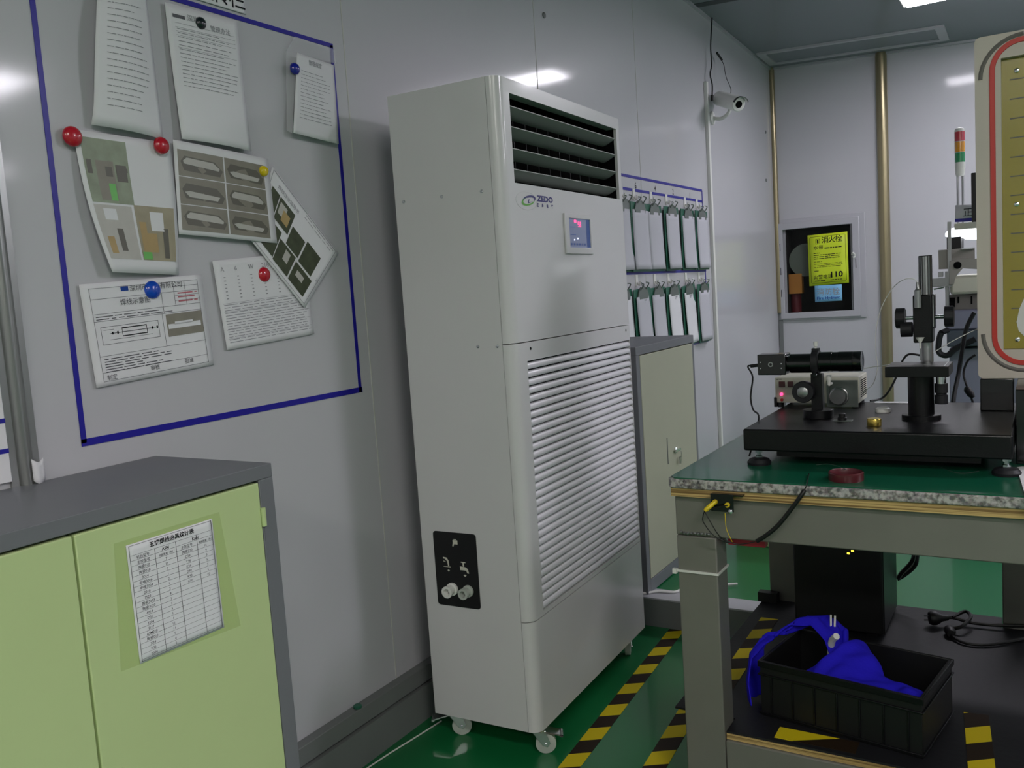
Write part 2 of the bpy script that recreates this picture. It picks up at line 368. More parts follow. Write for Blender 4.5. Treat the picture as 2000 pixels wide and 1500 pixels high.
def slab(b, P, z0, z1): return b.prism(P, A(0, 0, z0), AX, AY, Z3*(z1-z0))
OY0, OY1, OZ0, OZ1 = .058, .735, 1.469, 1.683
GY0, GY1, GZ0, GZ1 = .064, .757, .385, 1.030
SEAM, SEAM2, G = 1.078, .372, .0012
XS = -.031       # side seam
b = MB()         # sheet-metal body behind the front covers
slab(b, plan(0, AW, 0, 0, -AD, XS-.001), AB, SEAM-.1); 
b = MB(); slab(b, plan(0, AW, 0, 0, -AD, -.12), AB, AT)
slab(b, plan(0, .03, 0, 0, -.12, XS-G), AB, AT); slab(b, plan(AW-.03, AW, 0, 0, -.12, XS-G), AB, AT)
slab(b, plan(.03, AW-.03, 0, 0, -.12, XS-G), AT-.02, AT); slab(b, plan(.03, AW-.03, 0, 0, -.12, XS-G), AB, AB+.02)
b.build('body', 'ac_white', ac)
b = MB()         # upper front cover with the outlet opening
slab(b, plan(0, AW, x0=XS), OZ1, AT)
slab(b, plan(0, OY0, r1=0, x0=XS), OZ0, OZ1); slab(b, plan(OY1, AW, r0=0, x0=XS), OZ0, OZ1)
slab(b, plan(0, AW, x0=XS), SEAM+G, OZ0)
fp = b.build('front_cover', 'ac_white', ac)
b = MB()         # middle cover round the intake grille
slab(b, plan(0, AW, x0=XS), GZ1, SEAM-G)
slab(b, plan(0, GY0, r1=0, x0=XS), GZ0, GZ1); slab(b, plan(GY1, AW, r0=0, x0=XS), GZ0, GZ1)
slab(b, plan(0, AW, x0=XS), SEAM2+G, GZ0)
b.build('grille_frame', 'ac_white', ac)
b = MB(); slab(b, plan(0, AW, x0=XS), AB, SEAM2-G); b.build('lower_cover', 'ac_white', ac)
b = MB(); slab(b, plan(.01, AW-.01, 0, 0, XS-.004, XS-.0005), AB+.005, AT-.01)
MB().prism(plan(GY0-.01, GY1+.01, 0, 0, -.06, -.05), A(0, 0, GZ0-.01), AX, AY, Z3*(GZ1-GZ0+.02)).build('intake_lining', 'ac_dark', ac)
b = MB().prism(plan(OY0-.01, OY1+.01, 0, 0, -.115, -.1045), A(0, 0, OZ0-.012), AX, AY, Z3*(OZ1-OZ0+.024))
b.prism(plan(OY0-.01, OY1+.01, 0, 0, -.105, XS-.002), A(0, 0, OZ0-.012), AX, AY, Z3*.01).prism(plan(OY0-.01, OY1+.01, 0, 0, -.105, XS-.002), A(0, 0, OZ1+.002), AX, AY, Z3*.01)
b.build('outlet_lining', 'ac_dark', ac)
for ya in (OY0, OY1-.002): MB().prism([(-.104, ya), (-.009, ya), (-.009, ya+.002), (-.104, ya+.002)], A(0, 0, OZ0), AX, AY, Z3*(OZ1-OZ0)).build('outlet_cheek', 'ac_dark', ac)
b = MB()
for k in range(10):
    y = OY0+.04+k*(OY1-OY0-.08)/9; b.box(0, 0, 0, 0, 0, 0) if 0 else slab(b, [(-.10, y-.0012), (-.052, y-.0012), (-.052, y+.0012), (-.10, y+.0012)][::-1], OZ0, OZ1)
b.build('air_fins', 'black_plastic', ac)
for zt in (1.655, 1.606, 1.554, 1.504):       # curved outlet louvres: leading edge high and forward, sweeping back and down
    prof = []
    for k in range(9):
        t = k/8; prof.append((-.004-.042*t**.9, zt-.0185*math.sin(t*1.3)))
    lo = [(x, z-.0022) for x, z in prof]
    poly = prof+lo[::-1]
    MB().prism(poly, A(0, OY0+.0025, 0), AX, Z3, AY*(OY1-OY0-.005)).build('louver', 'ac_louver', ac)
b = MB(); NS = 31; pit = (GZ1-GZ0-.004)/NS
for k in range(NS):
    z = GZ0+.002+pit*(k+.5); h = pit
    pr = [(-.022, z+.30*h), (-.012, z+.40*h), (-.007, z+.36*h), (-.0035, z+.24*h), (-.0012, z+.05*h), (0, z-.16*h), (-.0004, z-.32*h), (-.002, z-.41*h), (-.006, z-.44*h), (-.012, z-.44*h)]
    b.prism(pr[::-1], A(0, GY0+.0005, 0), AX, Z3, AY*(GY1-GY0-.001))
b.build('intake_grille', 'ac_slat', ac)
# emblem and lettering
def Lf(x, z): return A(.0006, x, z)
def zz(x, y): return acf(980+.13*x, 350+.13*y)
def crescent(b, cx, cy, rx, ry, rot, a0, a1, w0, w1, n=18):
    out = []; inn = []
    for k in range(n+1):
        t = k/n; a = math.radians(a0+(a1-a0)*t); wd = w0+(w1-w0)*math.sin(math.pi*t)
        for lst, q in ((out, 0), (inn, wd)):
            x = (rx-q)*math.cos(a); y = (ry-q*.9)*math.sin(a); X = cx+x*math.cos(rot)-y*math.sin(rot); Yq = cy+x*math.sin(rot)+y*math.cos(rot); lst.append(zz(X, Yq))
    vs = [Lf(*p) for p in out+inn]; b.add(vs, [(i, i+1, n+2+i, n+1+i) for i in range(n)])
b = MB(); crescent(b, 408, 305, 98, 62, -.22, 190, 400, 10, 36)
b.add([Lf(*zz(*p)) for p in ((470, 335), (400, 362), (388, 352), (440, 338))], [(0, 1, 2, 3)]); b.add([Lf(*zz(*p)) for p in ((388, 352), (402, 300), (412, 300), (404, 358))], [(0, 1, 2, 3)])
b.text('ZEDO', Lf, .169, .0, 0) if 0 else None
x0, z0 = zz(527, 348); x1, z1 = zz(768, 360)
b.text('ZEDO', Lf, x0, z1+.0005, .0145, w=x1-x0)
for i, chh in enumerate('正岛电器'):
    cxx, czz = zz(540+i*72, 398+i*3); b.text(chh, Lf, cxx, z1-.0135, .0075, align='c')
b.build('brand_lettering', 'zedo_blue', ac)
b = MB(); crescent(b, 392, 335, 98, 62, -.22, 5, 255, 8, 34); b.build('emblem_swirl', 'zedo_green', ac)
cx, cy = zz(372, 325); b = MB()
b.tube([A(.0002, cx+.056*math.cos(t), cy+.0225*math.sin(t)) for t in [2*math.pi*k/24 for k in range(25)]], .0006, 6, smooth=0); b.build('emblem_boss', 'ac_white', ac)
# control display
b = MB(); b.ring([(.320, 1.408), (.320, 1.298), (.498, 1.298), (.498, 1.408)], [(.345, 1.396), (.345, 1.316), (.488, 1.316), (.488, 1.396)], A(0, 0, 0), AY, Z3, AX*.006)
dp = b.build('display_frame', 'ac_white', ac, bevel=.0012)
b = MB().add([A(.002, y, z) for y, z in ((.345, 1.316), (.488, 1.316), (.488, 1.396), (.345, 1.396))], [(0, 1, 2, 3)]); b.build('screen', 'lcd', dp)
b = MB().add([A(.0026, y, z) for y, z in ((.464, 1.317), (.487, 1.317), (.487, 1.395), (.464, 1.395))], [(0, 1, 2, 3)])
for k in range(6): b.add([A(.0028, .355+.018*k+dx, 1.322+dz) for dx, dz in ((0, 0), (.009, 0), (.009, .006), (0, .006))], [(0, 1, 2, 3)])
for z, ww in ((1.371, .03), (1.350, .035)): b.add([A(.0028, .356+dx, z+dz) for dx, dz in ((0, 0), (ww, 0), (ww, .0016), (0, .0016))], [(0, 1, 2, 3)])
b.build('screen_graphics', 'lcd_blue', dp)
b = MB()
def seg7(b, x, z, wd, h, segs):
    S = {'a': (0, h, wd, h), 'g': (0, h/2, wd, h/2), 'd': (0, 0, wd, 0), 'f': (0, h/2, 0, h), 'e': (0, 0, 0, h/2), 'b': (wd, h/2, wd, h), 'c': (wd, 0, wd, h/2)}
    for s_ in segs:
        a, c, d, e = S[s_]; b.add([A(.0030, x+min(a, d)-.0008, z+min(c, e)-.0008), A(.0030, x+max(a, d)+.0008, z+min(c, e)-.0008), A(.0030, x+max(a, d)+.0008, z+max(c, e)+.0008), A(.0030, x+min(a, d)-.0008, z+max(c, e)+.0008)], [(0, 1, 2, 3)])
seg7(b, .384, 1.386, .004, .005, 'abcdef'); seg7(b, .392, 1.386, .004, .005, 'abged')
seg7(b, .408, 1.374, .006, .013, 'afgcd'); seg7(b, .420, 1.374, .006, .013, 'abcdefg')
b.build('red_digits', 'red_led', dp)
b = MB()
for y, z in ((.380, 1.337), (.402, 1.341)): b.cyl(A(.002, y, z), A(.0034, y, z), .0022, seg=10)
b.build('indicator', 'white_led', dp)
# screws and panel bolt holes
b = MB()
for x, z in ((-.293, 1.451), (-.177, 1.451), (-.061, 1.451), (-.102, 1.075), (-.046, 1.074)): b.lathe(A(x, 0, z), -AY, [(.0045, 0), (.004, .0018), (.0015, .0028)], 12)
b.build('screws', 'chrome', ac)
b = MB()
for y, z in ((.085, 1.060), (.729, 1.062)): b.cyl(A(-.001, y, z), A(.0006, y, z), .004, seg=10)
b.build('bolt_holes', 'ac_dark', ac)
# side connection plate
def Sd(x, z): return A(-.281+x, -.0026, .392+z)
b = MB().prism(rrect(0, .132, 0, .2, .008), A(-.281, 0, .392), AX, Z3, -AY*.002); sp = b.build('connection_plate', 'black_plastic', ac)
b = MB()
def ic(pts, ox, oz, k=.001): b.add([Sd(ox+x*k, oz+z*k) for x, z in pts], [tuple(range(len(pts)))])
ic([(-8, -9), (-4, -9), (-2, -3), (9, -3), (9, 8), (-6, 8), (-6, 0)], .067, .172); ic([(-3, 9), (5, 9), (5, 11), (-3, 11)], .067, .172)
ic([(-9, 13), (-3, 12), (3, 6), (5, -7), (9, -7), (8, 8), (2, 16), (-9, 17)], .036, .115); ic([(-9, 5), (-2, 4), (-2, 6), (-9, 7)], .036, .115); ic([(-9, -8), (13, -8), (13, -9.5), (-9, -9.5)], .036, .115); ic([(2, -18), (6, -22), (10, -18), (6, -16)], .036, .115)
ic([(-10, -4), (8, -4), (12, -11), (17, -11), (14, 1), (7, 5), (-10, 6)], .088, .105); ic([(-6, 16), (8, 16), (8, 19), (-6, 19)], .088, .105); ic([(-1, 6), (3, 6), (3, 16), (-1, 16)], .088, .105); ic([(-1, -17), (4, -21), (9, -17), (4, -15)], .088, .105)
b.build('pictograms', 'panel_white', sp)
for x, k, m_ in ((.050, 1.0, 'white_plastic'), (.099, .92, 'caster_tyre')):
    o = A(-.281+x, -.002, .392+.047)
    MB().lathe(o, -AY, [(.017*k, 0), (.017*k, .006), (.012*k, .007), (.012*k, .022), (.0155*k, .023), (.0155*k, .030), (.0095*k, .030), (.0085*k, .012)], 24).build('hose_nozzle', m_, sp)
# casters
def caster(x, y, name, yaw, brake=True, sg=-1):
    c = A(x, y, 0); d = V((math.cos(yaw), math.sin(yaw), 0)); s_ = V((-d.y, d.x, 0)); wc = c+d*.018+Z3*.027
    t_ = MB().cyl(c+Z3*.070, c+Z3*AB, .024, seg=20).cyl(c+Z3*.062, c+Z3*.070, .017)
    for k in (-1, 1):
        t_.prism([(-.018, .066), (.018, .066), (.030, .030), (.022, .020), (.010, .024)], c+s_*(k*.0135)-s_*.001, d, Z3, s_*.002)
    if brake: t_.obox(c+d*.040*sg+Z3*.056, d*.024*sg+Z3*(-.006), s_*.017, Z3*.0018).cyl(c+d*.060*sg+Z3*.050-s_*.017, c+d*.060*sg+Z3*.050+s_*.017, .004)
    t_.cyl(wc-s_*.017, wc+s_*.017, .004)
    o = t_.build(name, 'chrome', ac)
    MB().lathe(wc-s_*.010, s_, [(.018, 0), (.027, .002), (.027, .018), (.018, .020)], 28).build('wheel', 'caster_tyre', o)
caster(-.032, .052, 'caster', .54, True, 1); caster(-.292, .052, 'caster', .54); caster(-.05, AW-.05, 'caster', -1.2, False); caster(-.27, AW-.05, 'caster', -1.2, False)

# ============================================================ lime cabinet (front left)
CX, CZ = .336, .919; CY0, CY1 = .24, 1.133
cb = thing('storage_cabinet', 'low metal cabinet with lime green doors and dark grey casing, front left', 'cabinet', (CX/2, .69, 0))
b = MB().box(.004, CX-.02, CY0, CY1, .15, CZ-.002).box(.038, CX-.02, CY0, CY1, 0, .15).build('body', 'cab_grey', cb)
b = MB().box(.004, CX, CY0, CY1, CZ-.026, CZ).box(CX-.02, CX, CY1-.034, CY1, .05, CZ-.026).box(CX-.02, CX, CY0, CY0+.034, .05, CZ-.026).box(CX-.02, CX, CY0+.034, CY1-.034, 0, .06)
b.build('casing', 'cab_grey', cb, bevel=.0015)
ym = .738
d1 = MB().box(CX-.018, CX+.001, ym+.002, CY1-.036, .064, CZ-.030).build('door', 'lime', cb, bevel=.002)
d0 = MB().box(CX-.018, CX+.001, CY0+.036, ym-.002, .064, CZ-.030).build('door', 'lime', cb, bevel=.002)
MB().cyl((CX+.003, CY1-.033, .808), (CX+.003, CY1-.033, .842), .0045, seg=12).build('hinge', 'lime', d1)
MB().box(CX-.001, CX+.0008, CY1-.031, CY1-.025, .780, .806).build('hinge_slot', 'cab_grey', d1)
lk = onx(325, 1500, CX); MB().lathe((CX, ym+.03, .50), X3, [(.012, 0), (.011, .006), (.004, .007)], 16).build('door_lock', 'chrome', d1)

# ============================================================ sheets of paper: helper
class Sheet:
    def __init__(s, quad, X=lambda p: onx(p[0], p[1], .004), curl=None, nrm=X3):
        s.q = [X(p) for p in quad]        # TL, TR, BR, BL
        s.c = curl or (lambda u, v: 0); s.n = nrm
        s.W = ((s.q[1]-s.q[0]).length+(s.q[2]-s.q[3]).length)/2; s.H = ((s.q[3]-s.q[0]).length+(s.q[2]-s.q[1]).length)/2
    def S(s, u, v, o=0.0):                # v = 0 at the top
        a = s.q[0].lerp(s.q[1], u); b = s.q[3].lerp(s.q[2], u); return a.lerp(b, v)+s.n*(s.c(u, v)+o)
    def build(s, name, label, m='paper', nu=14, nv=16, cat='sheet of paper', group=None, parent=None):
        b = MB().grid(lambda u, v: s.S(u, v), nu, nv); b.f = [f[::-1] for f in b.f]
        o = b.build(name, m, parent, solid=.0006, ang=80)
        if parent is None: tag(o, label, cat, group)
        s.o = o; return o
    def rect(s, b, u0, v0, u1, v1, o=.0007, n=3, m=3):
        k = MB().grid(lambda a, c: s.S(u0+(u1-u0)*a, v0+(v1-v0)*c, o), n, m); k.f = [f[::-1] for f in k.f]; b.add(k.v, k.f); return b
    def T(s, o=.0009): return lambda x, y: s.S(x/s.W, y/s.H, o)
    def text(s, b, t, u, v, h, w=None, align='l', o=.0009):   # u, v fraction (baseline), h in metres
        F = lambda x, y: s.S(x/s.W, v-(y)/s.H, o)
        return b.text(t, F, u*s.W, 0, h, w, align)
    def lines(s, b, rows, u0=.1, u1=.92, th=.006, rag=.3, o=.0007, broken=True):
        for v in rows:
            a = u0; e = u1-random.random()*rag*(u1-u0)
            while a < e-.02:
                l = min(e-a, .03+random.random()*.12) if broken else e-a
                s.rect(b, a, v, a+l, v+th, o, 2, 1); a += l+.012+random.random()*.01
def arc(n): return [i/n for i in range(n+1)]

# table sheet on the lime door
sh = Sheet([(246, 1066), (414, 1013), (438, 1225), (274, 1297)], X=lambda p: onx(p[0], p[1], CX+.0022))
o = sh.build('jig_count_sheet', 'printed count table in Chinese taped to the lime green cabinet door', cat='printed table')
b = MB(); nr = 20; R0 = .075
for k in range(nr+1):
    v = R0+.02+(1-.02-R0-.03)*k/nr; sh.rect(b, .03, v, .97, v+.0022)
for v in (.012, .985): sh.rect(b, .02, v, .98, v+.003)
for u in (.02, .975): sh.rect(b, u, .012, u+.006, .987)
for u in (.29, .53, .78): sh.rect(b, u, .095, u+.005, .985)
rowv = lambda k: R0+.02+(1-.02-R0-.03)*(k+.85)/nr
hh = sh.H*.026
b2 = MB(); sh.text(b2, '五楼焊线治具统计表', .5, .070, sh.H*.036, align='c'); sh.text(b2, 'ASM', .41, rowv(0), hh, align='c'); sh.text(b2, 'Kaijo', .77, rowv(0), hh, align='c'); b2.build('table_title', 'ink_black', o)
c1 = ['机台型号', '主架型号', '陶瓷020', '陶瓷028', '3014', '中唯3006', '中唯3004', '2010', '3528', '陶瓷3003', '陶瓷3020', '4014', 'D35', '3204', 'D27', 'ASM020', '陶瓷020', 'X34', 'K36', '2004', 'K52'][:20]
c2 = ['', '治具数量（条）', '7', '12', '2', '1', '2', '1', '2', '8', '1', '1', '5', '1', '1', '12', '11', '5', '4', '2']
c3 = ['', '主架型号', '陶瓷020', 'D38', 'Y36', 'K26', 'D92', 'K92', 'K50']; c4 = ['', '治具数量（条）', '16', '9', '3', '5', '5', '5', '10']
for cc, u in ((c1, .16), (c2, .41), (c3, .655), (c4, .88)):
    for k, t in enumerate(cc):
        if t: sh.text(b, t, u, rowv(k), hh*.85 if len(t) < 7 else hh*.62, align='c')
b.build('table_print', 'ink', o)
st = Sheet([(222, 1062), (428, 1000), (470, 1222), (236, 1312)], X=lambda p: onx(p[0], p[1], CX+.0013))
tag(MB().grid(lambda u, v: st.S(u, v), 2, 2).build('clear_tape', 'tape_stain'), 'yellowed clear adhesive film behind the count table on the lime door', 'adhesive film')

# ============================================================ notice area on the left wall
b = MB(); tw = .0105
def tstrip(b, p, q, w=tw, x=.0016):
    P_, Q_ = onx(*p), onx(*q); P_.x = Q_.x = x/2; d = (Q_-P_).normalized(); n = X3.cross(d); b.obox((P_+Q_)/2, d*((Q_-P_).length/2+w/2), n*w/2, X3*x/2)
Pbl, Pbr, Ptr = onx(170, 859), onx(704, 759), onx(646, 94)
ytop = 1.872+.0
b.box(.0004, .0018, .984-tw/2, .984+tw/2, .972, 1.945); b.box(.0004, .0018, .984-tw/2, 1.785, .966, .966+tw*1.3); b.box(.0004, .0018, 1.777-tw/2, 1.777+tw/2, .966, 1.862); b.box(.0004, .0018, .984, 1.777+tw/2, 1.856, 1.856+tw)
tag(b.build('tape_border', 'tape_blue'), 'rectangle of dark blue tape framing the pinned notices on the left wall', 'tape')
HP = onx(481, 28, .004); sh = Sheet([(HP.y-.21, HP.z+.058), (HP.y, HP.z+.058), (HP.y, HP.z), (HP.y-.21, HP.z)], X=lambda p: V((.004, p[0], p[1])))
o = sh.build('header_strip', 'white paper heading strip with large Chinese characters above the blue tape frame', cat='sign')
b = MB(); hz = sh.H*.9
for chh, u in (('宣', .45), ('传', .67), ('栏', .88)): sh.text(b, chh, u, .82, .036, align='c')
b.build('heading_lettering', 'ink_black', o)
cur = lambda a, bb, p=2: (lambda u, v: .003+a*v**p+bb*math.sin(math.pi*u)*(.3+v))
# sheet 1 (top left, curling)
sh = Sheet([(188, -75), (272, -66), (313, 274), (172, 245)], curl=lambda u, v: .010+.030*math.sin(math.pi*v)*(1-u)*.6+.012*math.sin(math.pi*u))
# its bottom edge droops towards the left
S0 = sh.S
def S1(u, v, o=0): 
    p = S0(u, v, o); p.y -= .012*math.sin(math.pi*min(1, v*1.1))*(1-u)*1.0; return p
sh.S = S1
o = sh.build('notice_sheet', 'curling white typed sheet at the upper left inside the tape frame')
b = MB(); sh.lines(b, [.26+.038*k for k in range(17)], .16, .86, .004); b.build('typed_lines', 'ink_pale', o)
# sheet 2
sh = Sheet([(318, 5), (460, 42), (483, 297), (347, 273)], curl=lambda u, v: .006+.010*v*math.sin(math.pi*u)+.008*v*v)
o = sh.build('notice_sheet', 'white typed sheet held by the black magnet')
b = MB(); sh.lines(b, [.17+.030*k for k in range(15)], .12, .93, .0045)
for v in (.13, .16, .19, .22, .31): sh.rect(b, .1, v, .93, v+.002)
sh.text(b, '深圳市', .27, .095, .011); sh.text(b, '管理办法', .58, .13, .010)
b.build('typed_lines', 'ink_pale', o)
b = MB(); sh.rect(b, .08, .07, .24, .095); b.build('letterhead_mark', 'ink', o)
# sheet 3 with clear sleeve
sh = Sheet([(571, 105), (648, 128), (655, 283), (560, 262)], curl=lambda u, v: .016-.010*u+.006*v)
o = sh.build('notice_sheet', 'small white typed sheet by the blue tape corner, held by the dark blue magnet')
b = MB(); sh.lines(b, [.2+.045*k for k in range(14)], .12, .9, .006); sh.text(b, '管理规定', .3, .10, .010); b.build('typed_lines', 'ink_pale', o)
sl = Sheet([(574, 72), (650, 97), (655, 125), (556, 100)], X=lambda p: onx(p[0], p[1], .004), curl=lambda u, v: .004)
b = MB().grid(lambda u, v: sl.S(u, v), 4, 4)
s2 = Sheet([(557, 100), (571, 105), (562, 262), (558, 255)], curl=lambda u, v: .003+.012*u); b.grid(lambda u, v: s2.S(u, v), 4, 6)
b.build('clear_sleeve', 'film_clear', o)
# sheet 4: photo sheet left
sh = Sheet([(140, 252), (330, 280), (347, 537), (205, 533)], curl=lambda u, v: .004+.020*v*v*(1-u)+.006*math.sin(math.pi*v))
S0b = sh.S
def S4(u, v, o=0, S0b=S0b):
    p = S0b(u, v, o); p.y -= .012*math.sin(math.pi*v)*(1-u); return p
sh.S = S4
o = sh.build('photo_sheet', 'white sheet with three photos, its lower left edge curled, under two red magnets')
def onsheet(sh_, name, par, rects, m, off=.0007):
    for r in rects: o_ = sh_.rect(MB(), *r, o=off, n=4, m=4).build(name, m, par)
    return o_
onsheet(sh, 'photo_print', o, [(.05, .045, .50, .50)], 'photo_green'); onsheet(sh, 'photo_print', o, [(.05, .515, .46, .90)], 'photo_light'); onsheet(sh, 'photo_print', o, [(.49, .50, .96, .90)], 'photo_warm')
onsheet(sh, 'photo_detail', o, [(.16, .2, .34, .48)], 'photo_grey', .0011); onsheet(sh, 'photo_detail', o, [(.25, .24, .32, .31), (.07, .2, .12, .30), (.36, .22, .47, .34), (.36, .24, .48, .27)], 'photo_line', .0014); onsheet(sh, 'photo_detail', o, [(.26, .36, .33, .48), (.5, .84, .62, .895)], 'photo_bright_green', .0014)
onsheet(sh, 'photo_detail', o, [(.10, .74, .18, .86), (.52, .62, .60, .84), (.58, .70, .72, .84)], 'photo_hand', .0011); onsheet(sh, 'photo_detail', o, [(.24, .68, .31, .84), (.80, .66, .87, .88)], 'photo_line', .0011); onsheet(sh, 'photo_detail', o, [(.66, .54, .82, .68), (.14, .54, .28, .62)], 'paper', .0011)
# sheet 5: grid of grey photos
sh = Sheet([(331, 274), (517, 312), (535, 476), (343, 458)], curl=lambda u, v: .011+.004*math.sin(math.pi*u))
o = sh.build('photo_sheet', 'white landscape sheet with six grey-brown photos held by the yellow magnet')
cells = [(.03+.455*i, (.09, .38, .68)[j], .03+.455*i+.44, (.37, .67, .97-.02*0)[j]) for i in (0, 1) for j in range(3)]
cells = [(a, b_, c, min(d, .95)) for a, b_, c, d in cells]
for c in cells: onsheet(sh, 'photo_print', o, [c], 'photo_grey')
bl = MB(); bd = MB()
def poly_on(b_, sh_, pts, off): b_.add([sh_.S(u, v, off) for u, v in pts][::-1], [tuple(range(len(pts)))])
for i, (a, b_, c, d) in enumerate(cells):
    wd, ht = c-a, d-b_; P_ = lambda u, v: (a+wd*u, b_+ht*v)
    poly_on(bd, sh, [P_(.05, .45), P_(.14, .22), P_(.80, .28), P_(.97, .6), P_(.9, .84), P_(.12, .78)], .0011)
    poly_on(bl, sh, [P_(.10, .42), P_(.18, .28), P_(.76, .33), P_(.90, .52), P_(.88, .62), P_(.12, .52)] if i % 2 == 0 else [P_(.1, .55), P_(.2, .5), P_(.86, .6), P_(.8, .76), P_(.2, .72)], .0015)
bd.build('photo_detail', 'photo_line', o); bl.build('photo_detail', 'photo_light', o)
# sheet 7: text table (before the diamond one)
sh = Sheet([(413, 510), (590, 492), (612, 652), (442, 684)], curl=lambda u, v: .003)
o7 = sh.build('notice_sheet', 'white sheet of dense small type and columns partly under the tilted photo sheet')
b = MB()
for i, t in enumerate(('A', '6', 'W', '216', 'XI', 'XII')): sh.text(b, t, .06+.145*i, .13, .011)
for u in (.08, .22, .36, .5, .65, .8):
    for k in range(7): sh.rect(b, u, .19+.04*k, u+.02, .20+.04*k)
sh.lines(b, [.50+.030*k for k in range(15)], .04, .97, .007, .05)
for v in (.485, .58, .68, .78, .88): sh.rect(b, .03, v, .98, v+.003)
b.build('typed_lines', 'ink_pale', o7)
# sheet 6: diamond photo sheet
sh = Sheet([(527, 325), (656, 495), (590, 602), (485, 470)], curl=lambda u, v: .009)
o = sh.build('photo_sheet', 'white sheet tilted like a diamond with dark green photos below the yellow magnet')
gr = [(.18, .20, .40, .5), (.06, .20, .17, .5), (.42, .34, .62, .60), (.64, .30, .86, .62), (.10, .55, .33, .90), (.34, .62, .60, .92), (.62, .65, .90, .92)]
for g in gr: onsheet(sh, 'photo_print', o, [g], 'photo_dark')
onsheet(sh, 'photo_detail', o, [(.2, .25, .3, .4), (.45, .66, .53, .8), (.68, .72, .8, .8)], 'photo_light', .0011); onsheet(sh, 'photo_detail', o, [(.26, .3, .36, .44)], 'photo_hand', .0013)
b = MB(); sh.text(b, '焊线作业指导书', .12, .15, .008); sh.lines(b, [.05, .09], .5, .95, .008, .1)
for v in (.02, .965): sh.rect(b, .03, v, .97, v+.006)
for u in (.02, .96): sh.rect(b, u, .02, u+.005, .97)
sh.text(b, '76', .93, .60, .008); b.build('typed_lines', 'ink_pale', o)
# sheet 8
sh = Sheet([(152, 556), (391, 536), (416, 712), (187, 758)], curl=lambda u, v: .003)
o = sh.build('drawing_sheet', 'laminated white work sheet with a line drawing and small grey photo under the blue magnet', cat='sheet of paper')
b = MB()
for v in (.05, .155, .30, .37, .71, .87, .955): sh.rect(b, .06, v, .955, v+.0035)
for u in (.06, .95): sh.rect(b, u, .05, u+.003, .957)
for (u, v0, v1) in ((.60, .37, .71), (.73, .05, .30), (.62, .155, .37), (.83, .05, .30)): sh.rect(b, u, v0, u+.003, v1)
for v in (.10, .20, .25): sh.rect(b, .73, v, .95, v+.003)
sh.lines(b, [.325, .35], .08, .7, .008, .2); sh.lines(b, [.74+.025*k for k in range(6)], .09, .68, .009, .6)
for q in ((.10, .43, .56, .434), (.10, .60, .56, .604), (.10, .43, .103, .60), (.557, .43, .56, .60), (.16, .5, .50, .503), (.16, .56, .5, .563), (.12, .46, .2, .463)): sh.rect(b, *q)
sh.text(b, '焊线示意图', .28, .235, .010); sh.text(b, '深圳市', .37, .105, .010); sh.text(b, '有限公司', .62, .105, .010); sh.text(b, '审核', .44, .93, .008); sh.text(b, '批准', .74, .925, .008); sh.text(b, '制定', .09, .945, .008)
b.build('printed_lines', 'ink', o)
b = MB(); sh.rect(b, .26, .455, .46, .465); sh.rect(b, .26, .535, .46, .545); sh.rect(b, .26, .455, .264, .545); sh.rect(b, .457, .455, .461, .545)
for u in (.18, .22, .5, .54): sh.rect(b, u, .485, u+.012, .512)
sh.rect(b, .17, .497, .56, .500, .0011); b.build('drawing_outline', 'ink_black', o)
onsheet(sh, 'photo_print', o, [(.63, .385, .95, .62)], 'photo_grey'); onsheet(sh, 'photo_detail', o, [(.64, .49, .93, .54), (.7, .47, .86, .50)], 'paper', .0011)
b = MB(); sh.rect(b, .30, .055, .36, .10); b.build('letterhead_mark', 'ink_blue', o)
b = MB(); sh.lines(b, [.17, .21, .255], .76, .94, .012, .1, .0011); b.build('red_stamp', 'ink_red', o)
# magnets
def magnet(px, py, r, m_, label, off=.008):
    P_ = onx(px, py, off); R_ = r*pxs(P_)*1.04; P_ = onx(px, py, off+.004); z = V((off, P_.y, P_.z))
    tag(MB().lathe(z, X3, [(R_, 0), (R_*1.0, .003), (R_*.92, .006), (R_*.7, .0095), (R_*.35, .0115), (0, .012)], 28).build('magnet', m_, ang=60), label, 'magnet', 'round magnets on the wall')
magnet(143, 266, 19, 'mag_red', 'large red round magnet beside the left blue tape line', .012)
magnet(317, 284, 16, 'mag_red', 'red round magnet between the two photo sheets, under the curling sheet corner', .018)
magnet(516, 334, 10, 'mag_yellow', 'small yellow round magnet', .016)
magnet(393, 45, 11.5, 'mag_black', 'small black round magnet', .009)
magnet(577, 134, 11, 'mag_navy', 'dark blue round magnet on the small sheet by the tape corner', .020)
magnet(299, 566, 17, 'mag_blue', 'bright blue round magnet on the drawing sheet', .006)
magnet(517, 536, 14, 'mag_red', 'red round magnet on the sheet of dense small type', .005)
# board at the far left edge
t = thing('wall_chart', 'white wall chart with blue tape lines at the far left edge of the photo', 'wall chart', (.006, .6, .95))
MB().box(.001, .009, .3, .838, .93, 1.20).build('board', 'paper', t, bevel=.001)
b = MB()
for py in (822, 882): z = onx(5, py, .009).z; b.box(.009, .0100, .3, .838, z-.004, z+.004)
b.build('blue_lines', 'tape_blue', t)
P_ = onx(38, 936, .02); tag(MB().grid(lambda u, v: V((.022+.003*math.sin(5*u), .868+.024*u, .925+.040*v-.008*math.sin(3*u))), 6, 4).build('masking_tape', 'paper', solid=.0006), 'torn bit of white tape on the aluminium joint above the lime cabinet', 'tape')
# green bottle cap on the wall channel
P_ = onz(708, 1385, .150); tag(MB().lathe((min(.02, P_.x), P_.y, .150), Z3, [(.010, 0), (.0115, .002), (.0115, .007), (.009, .009)], 20).build('bottle_cap', 'board_green'), 'small green cap lying on the grey wall channel behind the lime cabinet', 'cap')

